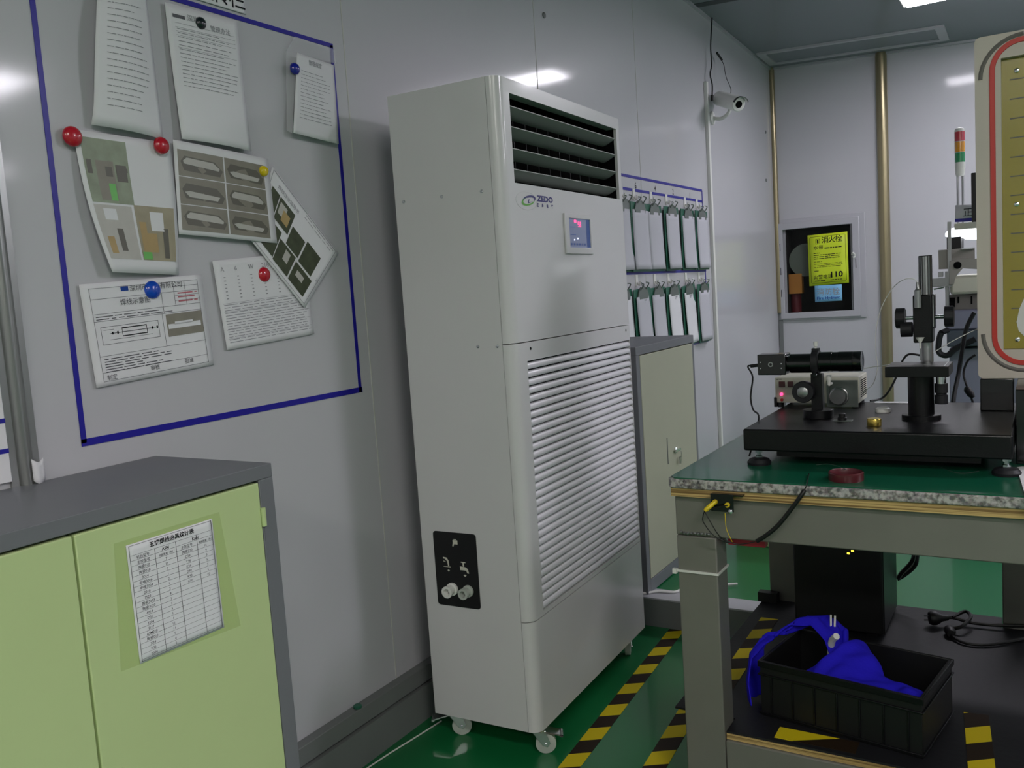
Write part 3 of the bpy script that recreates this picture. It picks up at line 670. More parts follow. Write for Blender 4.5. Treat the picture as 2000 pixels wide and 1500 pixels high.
# ============================================================ second cabinet, clipboards, cable trunk, security camera
t = thing('storage_cabinet', 'beige-doored grey metal cabinet against the wall behind the dehumidifier', 'cabinet', (.18, 3.1, .1))
c0, c1, cxx, czz = 2.812, 3.40, .352, .988
MB().box(.004, cxx-.02, c0, c1, .104, czz-.002).build('body', 'cab_grey', t)
MB().box(.004, cxx, c0, c1, czz-.03, czz).box(cxx-.02, cxx, c0, c0+.03, .104, czz-.03).box(cxx-.02, cxx, c1-.02, c1, .104, czz-.03).box(cxx-.02, cxx, c0+.03, c1-.02, .104, .15).build('casing', 'cab_grey', t, bevel=.0015)
dd = MB().box(cxx-.018, cxx+.001, c0+.032, c1-.022, .153, czz-.033).build('door', 'cab_beige', t, bevel=.0015)
hp = onx(1305, 880, cxx); MB().box(cxx-.002, cxx+.0018, hp.y-.012, hp.y-.006, hp.z-.05, hp.z+.05).build('door_gap', 'dark_seam', dd)
kp = onx(1318, 879, cxx); k = MB().lathe(kp, X3, [(.012, 0), (.012, .006), (.008, .010)], 16).box(cxx+.008, cxx+.014, kp.y-.02, kp.y+.03, kp.z-.004, kp.z+.004).build('lock', 'chrome', dd)
MB().tube([kp+V((.012, .01, 0)), kp+V((.02, .015, -.01)), kp+V((.016, .02, -.03))], .0012).box(cxx+.012, cxx+.016, kp.y+.012, kp.y+.028, kp.z-.055, kp.z-.028).build('key', 'brushed', dd)
# clip board area: blue tape, labels
b = MB()
for z0, y0, y1 in ((1.679, 3.5, 4.625), (1.622, 3.5, 4.625), (1.255, 3.5, 4.635), (.880, 3.4, 4.625)): b.box(.0004, .0018, y0, y1, z0-.006, z0+.006)
b.box(.0004, .0018, 4.619, 4.629, .88, 1.679)
tag(b.build('tape_border', 'tape_blue'), 'blue tape lines round the two rows of hanging clipboards', 'tape')
b = MB()
for t_, px, py in (('6', 1241, 362), ('4', 1279, 368), ('2', 1314, 374), ('1', 1347, 381)):
    P_ = onx(px, py); b.text(t_, lambda x, y, P_=P_: V((.0012, P_.y+x, P_.z-.014+y)), 0, 0, .028, align='c')
tag(b.build('row_numbers', 'ink_black'), 'small black numbers between the blue tape lines above the clipboards', 'numbers')
def clipboard(px, py, zt, tilt, sheetm, label, alt=False):
    P_ = onx(px, py, .02); y = P_.y; H_ = .262; Wd = .186
    t = thing('clipboard', label, 'clipboard', (.004, y, zt-.30), 0, 'clipboards hanging in two rows')
    Mr = Matrix.Translation(V((.011 if alt else 0, y, zt)))@Matrix.Rotation(tilt, 4, 'X')
    def F(x, yy, z): return Mr@V((x, yy, z))
    def bx(b, x0, x1, y0, y1, z0, z1): return b.obox(F((x0+x1)/2, (y0+y1)/2, (z0+z1)/2), (Mr.to_3x3()@X3)*(x1-x0)/2, (Mr.to_3x3()@Y3)*(y1-y0)/2, (Mr.to_3x3()@Z3)*(z1-z0)/2)
    bx(MB(), .010, .014, -Wd/2, Wd/2, -.305, 0).build('backing_board', 'board_green', t, bevel=.0008)
    c = MB(); c.prism([(-.055, -.046), (.055, -.046), (.060, -.030), (.045, -.006), (.02, .008), (-.02, .008), (-.045, -.006), (-.060, -.030)], F(.015, 0, 0), Mr.to_3x3()@Y3, Mr.to_3x3()@Z3, (Mr.to_3x3()@X3)*.006)
    c.tube([F(.020, -.03, -.006), F(.034, -.022, .016), F(.024, -.012, .022)], .003, 6).tube([F(.020, .03, -.006), F(.034, .038, .020), F(.026, .026, .026)], .003, 6)
    c.tube([F(.018, 0, .006), F(.014, 0, .028)], .002, 6)
    c.build('spring_clip', 'clip_metal', t)
    ps = MB().grid(lambda u, v: F(.0155+.008*v*v+.004*math.sin(3*u+tilt*30), -Wd/2+.012+(Wd-.016)*u+.01*v*tilt*10, -.034-H_*v), 6, 10)
    po = ps.build('paper_stack', sheetm, t, solid=.002)
    ln = MB()
    for k in range(2 if sheetm != 'paper' else 3):
        v = .07+.03*k; ln.add([F(.0175+.012*v*v, -.06+a, -.034-H_*v-c_) for a, c_ in ((0, 0), (.10-.02*k, 0), (.10-.02*k, .005), (0, .005))], [(0, 1, 2, 3)])
    ln.build('typed_heading', 'ink_pale', po)
    # wall hook
    h = tag(MB().box(.0, .004, y-.013, y+.013, zt+.012, zt+.062).tube([V((.004, y, zt+.028)), V((.014, y, zt+.016)), V((.018, y, zt+.022)), V((.019, y, zt+.034))], .004, 8).build('wall_hook', 'white_plastic', bevel=.001), 'white adhesive hook over the '+label.replace('clipboard in the ', '').replace(',', ' clipboard,'), 'hook', 'white adhesive hooks')
od = ['leftmost, half hidden', 'second', 'third', 'fourth', 'fifth', 'rightmost']
pos1 = [(1222, 398), (1246, 402), (1279, 405), (1309, 410), (1345, 415), (1368, 419)]
pos2 = [(1220, 576), (1252, 572), (1287, 568), (1313, 566), (1347, 560), (1372, 557)]
words = ['cut off by the dehumidifier', 'nearest the dehumidifier fully in view', 'second fully in view', 'middle one with its neighbour close', 'last but one', 'last before the white cable duct']
for i, (px, py) in enumerate(pos1): clipboard(px, py, 1.565, (0.0, -.01, 0, .01, -.01, 0)[i], 'paper_grey', 'clipboard in the upper row, '+words[i], i % 2 == 1)
for i, (px, py) in enumerate(pos2): clipboard(px, py, 1.185, (0.03, .05, .02, .05, .06, 0)[i], ('paper', 'paper_grey', 'paper_grey', 'paper', 'paper', 'paper_grey')[i], 'clipboard in the lower row, '+words[i], i % 2 == 1)
P0, P1 = onx(1375, 160), onx(1405, 870)
tag(MB().box(0, .018, 4.728, 4.756, .104, 2.262).build('cable_duct', 'white_plastic', bevel=.002), 'narrow white cable duct running down the left wall', 'cable duct')
# security camera
wy = 4.84
t = thing('security_camera', 'white bullet security camera on a wall bracket near the ceiling corner', 'security camera', (0, wy, 2.05))
MB().lathe(V((0, wy, 2.085)), X3, [(.036, 0), (.036, .010), (.015, .014)], 20).tube([V((.012, wy, 2.085)), V((.05, wy, 2.075)), V((.09, wy-.005, 2.09)), V((.11, wy-.01, 2.115))], .010).build('bracket', 'white_plastic', t)
bk, fr = ony(1406, 193, 4.86), ony(1443, 204, 4.70)
ax = (fr-bk).normalized(); bk = bk-ax*.02; r = .037
MB().lathe(bk, ax, [(.02, 0), (r, .004), (r, (fr-bk).length-.004), (r*.9, (fr-bk).length)], 28).build('camera_body', 'white_plastic', t)
up = (Z3-ax*ax.z).normalized(); sd = ax.cross(up)
hood = [(r*1.12*math.cos(a), r*1.12*math.sin(a)) for a in [math.radians(d) for d in range(20, 161, 10)]]; hood += [(x*.94, y*.94) for x, y in hood[::-1]]
MB().prism(hood, bk+ax*.02, sd, up, ax*((fr-bk).length+.004)).build('sun_hood', 'white_plastic', t)
MB().prism([(x*1.04, y*1.04) for x, y in hood], bk+ax*((fr-bk).length+.01), sd, up, ax*.016).build('hood_rim', 'black_plastic', t)
MB().lathe(fr-ax*.002, ax, [(r*.5, 0), (r*.5, .003), (r*.3, .0035)], 20).build('lens', 'ac_dark', t)
P_ = V((.02, 4.86, cz(0, 4.86)-.001)); Q_ = onx(1391, 186, .04)
tag(MB().tube([P_, onx(1388, 90, .03), onx(1390, 125, .03), onx(1387, 145, .03), onx(1391, 165, .03), Q_], .004, 6).cyl(Q_, Q_-Z3*.03, .008).build('cable', 'black_plastic'), 'black cable hanging from the ceiling to the security camera', 'cable')
tag(MB().tube([onx(1409, 117, .04), onx(1414, 128, .05), onx(1418, 150, .06), onx(1427, 172, .06), onx(1427, 182, .07)], .0018, 6).cyl(onx(1400, 103, .03), onx(1410, 117, .04), .006).build('cable', 'black_plastic'), 'thin loose wire with a black tip above the security camera', 'cable')
for px, py, lab in ((1062, 30, 'dark dirt spot high on the left wall above the dehumidifier'), (1495, 258, 'upper dark dirt spot beside the wall corner strip'), (1496, 352, 'lower dark dirt spot beside the wall corner strip')):
    tag(MB().lathe(onx(px, py), X3, [(.011, 0), (.010, .004), (.004, .006)], 12).build('wall_spot', 'kick'), lab, 'screw', 'dirt spots on the left wall')  # black dirt spots on the wall, stood in for by small raised discs

# ============================================================ hydrant cabinet in the back wall
hx0, hx1, hz0, hz1 = .006, .572, .895, 1.575; gx0, gx1, gz0, gz1 = .050, .494, .946, 1.506
t = thing('hydrant_cabinet', 'fire hydrant cabinet with grey frame and dark glass door set in the back wall', 'hydrant cabinet', (.29, YB, hz0))
FO = lambda x0, x1, z0, z1: [(x0, z0), (x1, z0), (x1, z1), (x0, z1)]
MB().ring(FO(hx0+.01, hx1, hz0, hz1), FO(gx0, gx1, gz0, gz1), (0, YB, 0), X3, Z3, -Y3*.012).build('frame', 'steel_trim', t, bevel=.002)
dr = MB().ring(FO(.022, .538, .905, 1.55), FO(gx0, gx1, gz0, gz1), (0, YB-.012, 0), X3, Z3, -Y3*.012).build('door_frame', 'steel_trim', t, bevel=.003)
MB().box(gx0-.002, gx1+.002, YB-.018, YB-.016, gz0-.002, gz1+.002).build('glass_pane', 'glass', dr)
for z in (1.08, 1.23, 1.39): MB().box(.030, .034, YB-.0245, YB-.024, z-.025, z+.025).build('hinge_slot', 'ac_dark', dr)
MB().box(.512, .516, YB-.0265, YB-.024, 1.22, 1.28).build('latch', 'ac_dark', dr)
MB().box(.066, .479, YB+.16, YB+.165, .94, 1.51).box(.066, .070, YB+.001, YB+.16, .94, 1.51).box(.475, .479, YB+.001, YB+.16, .94, 1.51).box(.07, .475, YB+.001, YB+.16, .94, .945).box(.07, .475, YB+.001, YB+.16, 1.505, 1.51).build('box_lining', 'dark_interior', t)
hr = ony(1573, 508, YB+.08)
t2 = tag(MB().lathe((hr.x+.01, YB+.10, hr.z), -Y3, [(.11, 0), (.11, .008), (.10, .012), (.10, .045), (.11, .05), (.11, .058), (.03, .06)], 32).build('hose_reel', 'hose'), 'pale round hose reel inside the hydrant cabinet', 'hose reel')
p, q = ony(1538, 536, YB+.05), ony(1565, 573, YB+.05)
tag(MB().box(p.x+.01, q.x+.01, YB+.03, YB+.09, q.z, p.z).build('small_box', 'orange_box', bevel=.002), 'small orange-brown box inside the hydrant cabinet', 'box')
tag(MB().cyl((p.x+.045, YB+.08, .946), (p.x+.045, YB+.08, q.z-.002), .035).build('extinguisher', 'maroon'), 'dark red cylinder at the bottom of the hydrant cabinet below the orange box', 'fire extinguisher')
def flat(name, label, pts, y, m_, cat):
    s_ = Sheet(pts, X=lambda p_: ony(p_[0], p_[1], y), nrm=-Y3); o_ = s_.build(name, label, m_, 4, 4, cat); return s_, o_
sh, o = flat('fire_poster', 'bright yellow-green fire hydrant notice on the cabinet glass', [(1577, 460), (1655, 452), (1658, 552), (1581, 559)], YB-.020, 'poster_yellow', 'poster')
b = MB()
for v in (.04, .95): sh.rect(b, .07, v, .93, v+.006)
for u in (.05, .94): sh.rect(b, u, .055, u+.008, .94)
for i, ch in enumerate('消火栓'): sh.text(b, ch, .44+.17*i, .17, .034, align='c')
sh.text(b, '水', .20, .29, .022, align='c'); sh.text(b, '带', .33, .29, .022, align='c'); sh.lines(b, [.27], .42, .85, .018, .02)
sh.lines(b, [.36], .14, .3, .012, .1); sh.lines(b, [.40, .435, .47], .14, .86, .012, .1); sh.lines(b, [.53], .14, .35, .01, .1); sh.lines(b, [.58, .61, .64], .14, .86, .008, .05); sh.lines(b, [.71], .14, .26, .014, .05)
sh.text(b, '火警电话', .12, .87, .022); sh.text(b, '110', .56, .86, .036, w=.30*sh.W); sh.lines(b, [.905], .14, .42, .014, .05); sh.lines(b, [.905], .54, .86, .014, .05)
sh.rect(b, .20, .09, .21, .19); sh.rect(b, .30, .09, .31, .19); sh.rect(b, .20, .09, .31, .095); sh.rect(b, .20, .185, .31, .19); sh.rect(b, .235, .105, .275, .175)
b.build('poster_print', 'ink_black', o)
sh, o = flat('hydrant_label', 'light blue bilingual label below the yellow notice on the cabinet glass', [(1591, 558), (1644, 555), (1645, 587), (1592, 590)], YB-.0192, 'poster_blue', 'label')
b = MB(); sh.text(b, '消防栓', .5, .58, .036, align='c'); b.build('chinese_lettering', 'ink_pale', o)
b = MB(); sh.text(b, 'Fire Hydrant', .5, .86, .019, w=.84*sh.W, align='c'); b.build('english_lettering', 'ink_blue', o)
P_ = ony(1664, 497, YB-.03); tag(MB().tube([P_, P_+V((.01, -.02, .01)), P_+V((.02, -.01, -.012)), P_+V((.008, -.015, -.02))], .006).build('seal_tag', 'white_plastic'), 'crumpled white seal on the right edge of the hydrant cabinet door', 'seal')

# ============================================================ floor tapes and floor cords
def floor_tape(p0, p1, wd, label, z=0.0, name='hazard_tape'):
    p0, p1 = V((*p0, z)), V((*p1, z)); d = (p1-p0).normalized(); n = V((-d.y, d.x, 0)); L_ = (p1-p0).length; a = math.atan2(-d.x, d.y)
    o = MB().box(-wd/2, wd/2, 0, L_, 0, .0012).build(name, 'hazard'); o.matrix_basis = Matrix.Translation(p0)@Matrix.Rotation(a, 4, 'Z')@Matrix.Translation(V((0, L_/2, 0))); return tag(o, label, 'hazard tape', 'yellow and black floor tape')
floor_tape((.594, .9), (.462, 2.787), .052, 'yellow and black hazard tape line along the front of the dehumidifier')
floor_tape((.80, .9), (.665, 2.70), .056, 'second yellow and black hazard tape line, behind the bench leg')
tag(MB().tube([onz(862, 1408, .003), onz(815, 1438, .003), onz(760, 1472, .003), onz(700, 1512, .003)], .0022, 6).build('cord', 'white_plastic'), 'thin white cord on the green floor beside the wall channel', 'cord')
tag(MB().tube([onz(1225, 1160, .109), onz(1262, 1158, .109), onz(1285, 1155, .109), onz(1318, 1156, .109), onz(1345, 1148, .109), onz(1440, 1140, .109)], .0045, 8).build('cable', 'white_plastic'), 'white cable lying across the metal step behind the bench leg', 'cable')

# ============================================================ workbench
BX0, BX1, BY0, BY1, BZ = .838, 2.36, 1.812, 2.79, .770
t = thing('workbench', 'heavy grey steel workbench with granite slab top on plywood', 'workbench', (1.6, 2.2, 0))
top = MB().prism(rrect(BX0, BX1, BY0, BY1, .02, 4), (0, 0, BZ-.0225), X3, Y3, Z3*.0215).build('granite_slab', 'granite', t, bevel=.003)
MB().box(BX0+.008, BX1, BY0+.006, BY1-.01, BZ-.0415, BZ-.0228).build('plywood_board', 'ply', t)
zb = BZ-.042; LX0 = .848; LW = .092
MB().box(LX0, BX1-.01, BY0+.022, BY0+.072, zb-.092, zb).build('front_beam', 'bench_steel', t, bevel=.003)
MB().box(LX0, BX1-.01, BY1-.07, BY1-.02, zb-.05, zb).build('rear_beam', 'bench_steel', t, bevel=.003)
MB().box(LX0, LX0+.05, BY0+.075, BY1-.072, zb-.05, zb).build('side_beam', 'bench_steel', t, bevel=.003)
for x0, y0, z1 in ((LX0, BY0+.022, zb-.093), (BX1-.10, BY0+.022, zb-.093), (LX0-.034, 2.705, zb-.051), (1.458, 2.705, zb-.051), (BX1-.10, 2.705, zb-.051)):
    MB().box(x0, x0+LW, y0, y0+.07, 0, z1).build('leg', 'bench_steel', t, bevel=.003)
SZ = .170
MB().box(LX0+LW+.001, BX1-.102, BY0+.024, BY0+.066, SZ-.10, SZ-.004).build('lower_beam', 'bench_steel', t, bevel=.003)
MB().box(LX0+LW+.002, BX1-.11, BY0+.030, 2.700, SZ-.003, SZ+.010).build('shelf_board', 'ply', t)
b = MB()
for k in range(9): b.cyl((LX0+.012+k*.008+random.uniform(-.002, .002), BY0+.021, .655+random.uniform(-.002, .002)-.014), (LX0+.016+k*.008, BY0+.0205, .657-.014), .0035, seg=8)
b.build('weld_bead', 'brushed', t)
# zip tie
b = MB(); zt = .553
for a in ((LX0-.003, LX0+LW+.003, BY0+.018, BY0+.0215), (LX0-.003, LX0+LW+.003, BY0+.0925, BY0+.095), (LX0-.003, LX0-.0003, BY0+.0215, BY0+.0925), (LX0+LW+.0003, LX0+LW+.003, BY0+.0215, BY0+.0925)): b.box(*a, zt-.0025, zt+.0025)
b.box(LX0-.010, LX0-.001, BY0+.012, BY0+.022, zt-.006, zt+.005)
tag(b.build('zip_tie', 'white_plastic'), 'white zip tie round the front left bench leg', 'zip tie')
# green mat
tag(MB().prism([(BX0+.018, BY0+.004), (BX1-.01, BY0+.004), (BX1-.01, BY1-.01), (BX0+.012, BY1-.01), (BX0+.006, BY0+.02)], (0, 0, BZ-.0009), X3, Y3, Z3*.0025).build('bench_mat', 'green_mat'), 'smooth green rubber mat covering the workbench top', 'bench mat')
MZ = BZ+.0016
# rubber mat on the lower shelf
SM = SZ+.011
b = MB()
def matz(u, v):
    x = .800+(BX1-.16-.800)*u; y = 1.848+(2.768-1.848)*v
    if v > .75: y = y+0
    z = SM+.0045+(.006*math.sin(8*u+1)*max(0, v-.75)*4*(u > .25))
    if y > 2.556: z = max(z, SM+.0045)+.004*math.sin(u*14)*(v-.7)
    return V((x, y, z))
# keep the sheet clear of legs: front edge starts behind the front legs
b.grid(lambda u, v: matz(u, v), 30, 18)
def cut(o, boxes): pass
mt = None
bb = MB()
bb.box(LX0+LW+.002, BX1-.112, BY0+.032, 2.702, SM-.0009, SM+.004).box(.795, LX0+LW+.002, BY0+.096, 2.702, SM-.0009, SM+.004).box(.908, 1.455, 2.702, 2.782, SM-.0009, SM+.004).box(1.552, BX1-.112, 2.702, 2.782, SM-.0009, SM+.004)
mt = tag(bb.build('shelf_mat', 'black_rubber'), 'black rubber mat covering the lower shelf of the workbench', 'rubber mat')
SM2 = SM+.004
floor_tape((.872, 1.93), (.855, 2.54), .05, 'yellow and black tape on the left side of the shelf mat', SM2)
o = MB().box(0, .17, 0, .05, 0, .0012).build('hazard_tape', 'hazard'); o.matrix_basis = Matrix.Translation(V((1.045+.085, 1.862+.02, SM2)))@Matrix.Rotation(0, 4, 'Z'); tag(o, 'yellow and black tape at the front edge of the shelf mat below the crate', 'hazard tape', 'yellow and black floor tape')
floor_tape((1.452, 1.87), (1.425, 2.14), .05, 'yellow and black tape on the shelf mat right of the crate', SM2)
# tower under the bench
t = thing('computer_tower', 'black tower case with two yellow lights standing on the bench shelf', 'computer', (1.06, 2.64, SM2))
tx0, tx1, ty0, ty1, tz1 = .938, 1.180, 2.50, 2.755, SM2+.36
MB().box(tx0, tx1, ty0+.012, ty1, SM2+.008, tz1).build('case', 'black_paint', t, bevel=.004)
MB().box(tx0+.002, tx1-.002, ty0, ty0+.012, SM2+.010, tz1-.002).build('front_bezel', 'black_plastic', t, bevel=.005)
for x in (tx0+.02, tx1-.05): MB().box(x, x+.03, ty0+.02, ty1-.02, SM2, SM2+.008).build('foot', 'black_rubber', t)
for px, py in ((1657, 1081), (1665, 1076)):
    P_ = ony(px, py, ty0); MB().box(P_.x-.0035, P_.x+.0035, ty0-.0012, ty0+.002, P_.z-.002, P_.z+.002).build('indicator_light', 'yellow_led', t)
for (u0, u1), lab in (((1477, 1500), 'pale end of a strap on the rear left of the shelf, upper'), ):
    pass
b = MB(); P_ = onz(1515, 1165, SM2); b.box(P_.x-.04, P_.x+.02, 2.67, 2.70, SM2, SM2+.030)
tag(b.build('socket_strip', 'black_plastic', bevel=.001), 'small black socket strip at the rear left of the bench shelf', 'power strip')
# crate
CR = math.radians(-9.5); cO = V((.988, 1.945, SM2+.0005)); cu = V((math.cos(CR), math.sin(CR), 0)); cv = V((-cu.y, cu.x, 0)); CL, CD, CH = .362, .235, .132
t = thing('crate', 'black open plastic crate holding blue cloths on the bench shelf', 'crate', cO, CR)
def Cc(x, y, z): return cO+cu*x+cv*y+Z3*z
def cbx(b, x0, x1, y0, y1, z0, z1): return b.obox(Cc((x0+x1)/2, (y0+y1)/2, (z0+z1)/2), cu*(x1-x0)/2, cv*(y1-y0)/2, Z3*(z1-z0)/2)
b = MB(); cbx(b, .004, CL-.004, .004, CD-.004, 0, .006)
for a in ((.004, CL-.004, .004, .009), (.004, CL-.004, CD-.009, CD-.004), (.004, .009, .009, CD-.009), (CL-.009, CL-.004, .009, CD-.009)): cbx(b, *a, .006, CH)
b.build('crate_body', 'black_plastic', t, bevel=.001)
b = MB()
for a in ((0, CL, 0, .004), (0, CL, CD-.004, CD), (0, .004, .004, CD-.004), (CL-.004, CL, .004, CD-.004)):
    cbx(b, *a, CH-.014, CH); cbx(b, *a, CH-.034, CH-.030); cbx(b, *a, .004, .010)
for k in range(7): cbx(b, .03+.05*k, .033+.05*k, 0, .004, .010, CH-.034)
b.build('crate_rim', 'black_paint', t, bevel=.0008)
# cloths
def ridges(x, y, s): return .5*math.sin(26*x+9*math.sin(7*y+s)+s)+.3*math.sin(41*y+12*x+2*s)+.2*math.sin(63*x-30*y+s)
def drape(u, v):        # from the middle of the crate back over the left rim and down outside
    pts = [(.135, .150, .120), (.115, .185, .160), (.075, .205, .178), (.030, .190, .172), (-.004, .140, .150), (-.016, .095, .139), (-.024, .060, .120), (-.026, .048, .06), (-.024, .046, .010)]
    wd = [.050, .070, .074, .070, .052, .030, .060, .078, .066]
    k = u*(len(pts)-1); i = min(int(k), len(pts)-2); f = k-i; f = f*f*(3-2*f)
    p = V(pts[i]).lerp(V(pts[i+1]), f); w_ = (v-.5)*(wd[i]+(wd[i+1]-wd[i])*f); r_ = ridges(u*.5, v*.30, 1.3)
    if u < .55: p += V((w_*.45, w_*.9, .010*r_-7*w_*w_))
    else: p += V((-.020*math.cos(math.pi*(v-.5))-.003*r_, w_, .003*r_))
    return Cc(*p)
b = MB().grid(drape, 60, 24)
tag(b.build('cloth', 'cloth_blue', solid=.003, ang=180), 'royal blue cloth draped over the left end of the black crate', 'cloth')
def heap(u, v):
    x = .060+.285*u; yt = .045+.125*math.exp(-((u-.42)/.26)**2)+.02*u; y = .014+yt*v
    z = .098+.010*u+.062*math.exp(-((u-.42)/.22)**2-((v-.66)/.34)**2)+.012*math.exp(-((u-.85)/.2)**2)
    k = min(1, v/.12)*min(1, u/.06)*min(1, (1-u)/.05)
    z += (.011*ridges(x*1.4, y*1.6, .4)+.006*ridges(y*3, x*2.2, 1.1))*k
    if v > .86: z -= .085*((v-.86)/.14)**1.3
    if u < .08: z -= .02*(1-u/.08)
    return Cc(x+.004*ridges(y, x, 2)*k, y+.004*ridges(x*2, y, 1)*k, max(z, .012))
tag(MB().grid(heap, 70, 44).build('cloth', 'cloth_blue', solid=.003, ang=180), 'crumpled royal blue cloth heaped in the middle of the black crate', 'cloth')
# scrap of clear/white tool in the crate
tag(MB().tube([Cc(.105, .170, .10), Cc(.118, .150, .150), Cc(.135, .135, .172)], .008, 8).tube([Cc(.10, .190, .13), Cc(.098, .200, .195)], .0025, 6).tube([Cc(.108, .190, .13), Cc(.108, .200, .195)], .0025, 6).build('white_tool', 'white_plastic'), 'small whitish tool poking out between the two blue cloths', 'tool')
# power plug and cord on the mat
z = SM2+.012
b = MB().tube([onz(2010, 1222, z), onz(1950, 1221, z), onz(1900, 1216, z), onz(1860, 1206, z+.01), onz(1835, 1208, z+.01)], .0055).tube([onz(1850, 1235, z-.004), onz(1880, 1254, z-.006), onz(1930, 1259, z-.006), onz(2010, 1246, z-.006)], .0045)
b.tube([onz(1860, 1206, z+.012), onz(1885, 1194, z+.02), onz(1896, 1205, z+.018), onz(1880, 1222, z+.01), onz(1862, 1228, z)], .005)
pc = thing('power_cord', 'black power cord with plug coiled on the right of the shelf mat', 'power cord', onz(1850, 1220, SM2))
b.build('cord', 'black_plastic', pc)
p0, p1 = onz(1815, 1207, z+.012), onz(1842, 1207, z+.012); d = (p1-p0).normalized()
MB().lathe(p0, d, [(.017, 0), (.020, .006), (.020, .018), (.010, .034), (.007, .05)], 16).tube([p0-d*.014+Z3*.006, p0+Z3*.006], .0018, 6, 0).tube([p0-d*.014-Z3*.006, p0-Z3*.006], .0018, 6, 0).build('plug', 'black_plastic', pc)
p0, p1 = onz(1858, 1238, z), onz(1850, 1222, z); d = (p1-p0).normalized(); MB().lathe(p0, d, [(.010, 0), (.014, .01), (.014, .03), (.008, .04)], 14).build('connector', 'black_plastic', pc)
# cables behind the tower
tag(MB().tube([ony(1752, 1131, 2.785), ony(1765, 1124, 2.79), ony(1785, 1107, 2.79), ony(1791, 1088, 2.78), ony(1793, 1040, 2.72)], .0065).tube([ony(1755, 1128, 2.77), ony(1762, 1118, 2.77), ony(1778, 1101, 2.77), ony(1785, 1085, 2.76), ony(1788, 1040, 2.70)], .0065).build('cable', 'black_plastic'), 'pair of black cables hanging behind the bench beside the tower', 'cable')
# earthing point under the bench edge
gy = BY0-.012; bp = ony(1409, 985, gy)
t = thing('grounding_bracket', 'black metal bracket with two yellow sockets screwed under the bench edge', 'grounding point', bp)
p, q = ony(1387, 964, gy), ony(1433, 1001, gy)
MB().box(p.x, q.x, gy, gy+.003, q.z, p.z).box(p.x, q.x+.02, gy+.003, BY0+.0215, p.z-.004, p.z-.001).build('plate', 'black_gloss', t, bevel=.0006)
for px, py in ((1397, 980), (1421, 986)):
    P_ = ony(px, py, gy); MB().lathe(P_, -Y3, [(.0055, 0), (.0055, .004), (.0035, .0045)], 16).build('yellow_socket', 'yellow_plug', t)
P_ = ony(1427, 999, gy); MB().lathe(P_, -Y3, [(.0055, 0), (.0055, .004), (.002, .006)], 6).build('screw', 'chrome', t)
a = ony(1397, 980, gy-.005); c = ony(1376, 998, gy-.02)
gc = thing('ground_wire', 'yellow plug with thin black wires looping down from the bench bracket', 'wire', c)
MB().lathe(c, (a-c), [(.003, 0), (.005, .004), (.0055, .012), (.005, .022), (.004, (a-c).length)], 14).build('yellow_plug', 'yellow_plug', gc)
e = ony(1425, 1060, gy+.01)
MB().tube([c, ony(1373, 1008, gy-.02), ony(1374, 1020, gy-.02), ony(1392, 1044, gy-.015), ony(1417, 1058, gy-.005), e], .0011, 6).tube([c, ony(1385, 1015, gy-.02), ony(1400, 1040, gy-.018), ony(1412, 1052, gy-.01), ony(1440, 1063, gy), ony(1475, 1058, gy)], .0011, 6).tube([ony(1421, 987, gy-.004), ony(1405, 990, gy-.01), ony(1390, 994, gy-.014), c], .0016, 6).build('black_wires', 'black_plastic', gc)
tag(MB().tube([ony(1416, 1002, gy), ony(1418, 1030, gy-.006), ony(1425, 1048, gy-.004), ony(1430, 1058, gy)], .0008, 6).build('thin_wire', 'yellow_plug'), 'thin yellow-green wire hanging under the bench bracket', 'wire')
tag(MB().tube([ony(1571, 957, BY0-.006), ony(1562, 972, BY0-.012), ony(1525, 1020, BY0-.012), ony(1500, 1043, BY0-.012), ony(1478, 1057, BY0-.010)], .0045, 10).tube([onz(1580, 925, MZ+.003), onz(1575, 948, MZ+.003), ony(1571, 957, BY0-.004)], .0012, 6).build('black_sleeve_cable', 'black_plastic'), 'thick black sleeved cable hanging diagonally over the bench front edge', 'cable')
p, q = ony(1424, 1052, BY0+.085), ony(1497, 1068, BY0+.085)
MB
tag(MB().box(p.x, q.x, BY0+.076, BY0+.098, q.z, p.z+.004).build('red_strip', 'red_plastic', bevel=.001), 'red plastic strip under the bench beam beside the front left leg', 'strip')
# low lime box beyond the step, glimpsed under the bench
P_ = onz(1434, 1066, .1); tag(MB().box(P_.x, P_.x+.40, P_.y+.02, P_.y+.36, .101, .42).build('green_box', 'lime', bevel=.004), 'lime green box on the raised floor hidden behind the bench beam, mirrored in the floor', 'box')

# ============================================================ optical plate and instruments on the bench
PZ0, PZ1 = .806, .856; OX0, OX1, OY0_, OY1_ = .966, 1.506, 1.975, 2.44
t = thing('optical_baseplate', 'thick black instrument base plate on levelling feet on the green mat', 'base plate', (1.236, 2.2, MZ))
MB().box(OX0, OX1, OY0_, OY1_, PZ0, PZ1).build('plate', 'black_paint', t, bevel=.004)
MB().box(OX0+.06, OX1-.06, OY0_+.06, OY1_-.06, PZ0-.022, PZ0-.0005).build('under_frame', 'black_plastic', t)
for x, y in ((OX0+.03, OY0_+.02), (OX1-.012, OY0_+.02), (OX0+.03, OY1_-.03), (OX1-.012, OY1_-.03)):
    f = MB().lathe((x, y, MZ), Z3, [(.026, 0), (.027, .006), (.022, .013), (.012, .016)], 24).build('levelling_foot', 'black_rubber', t)
    MB().lathe((x, y, MZ+.016), Z3, [(.008, 0), (.008, .005), (.005, .006), (.005, .012), (.009, .012), (.009, PZ0-MZ-.016)], 6).build('foot_bolt', 'chrome', f)
PT = PZ1
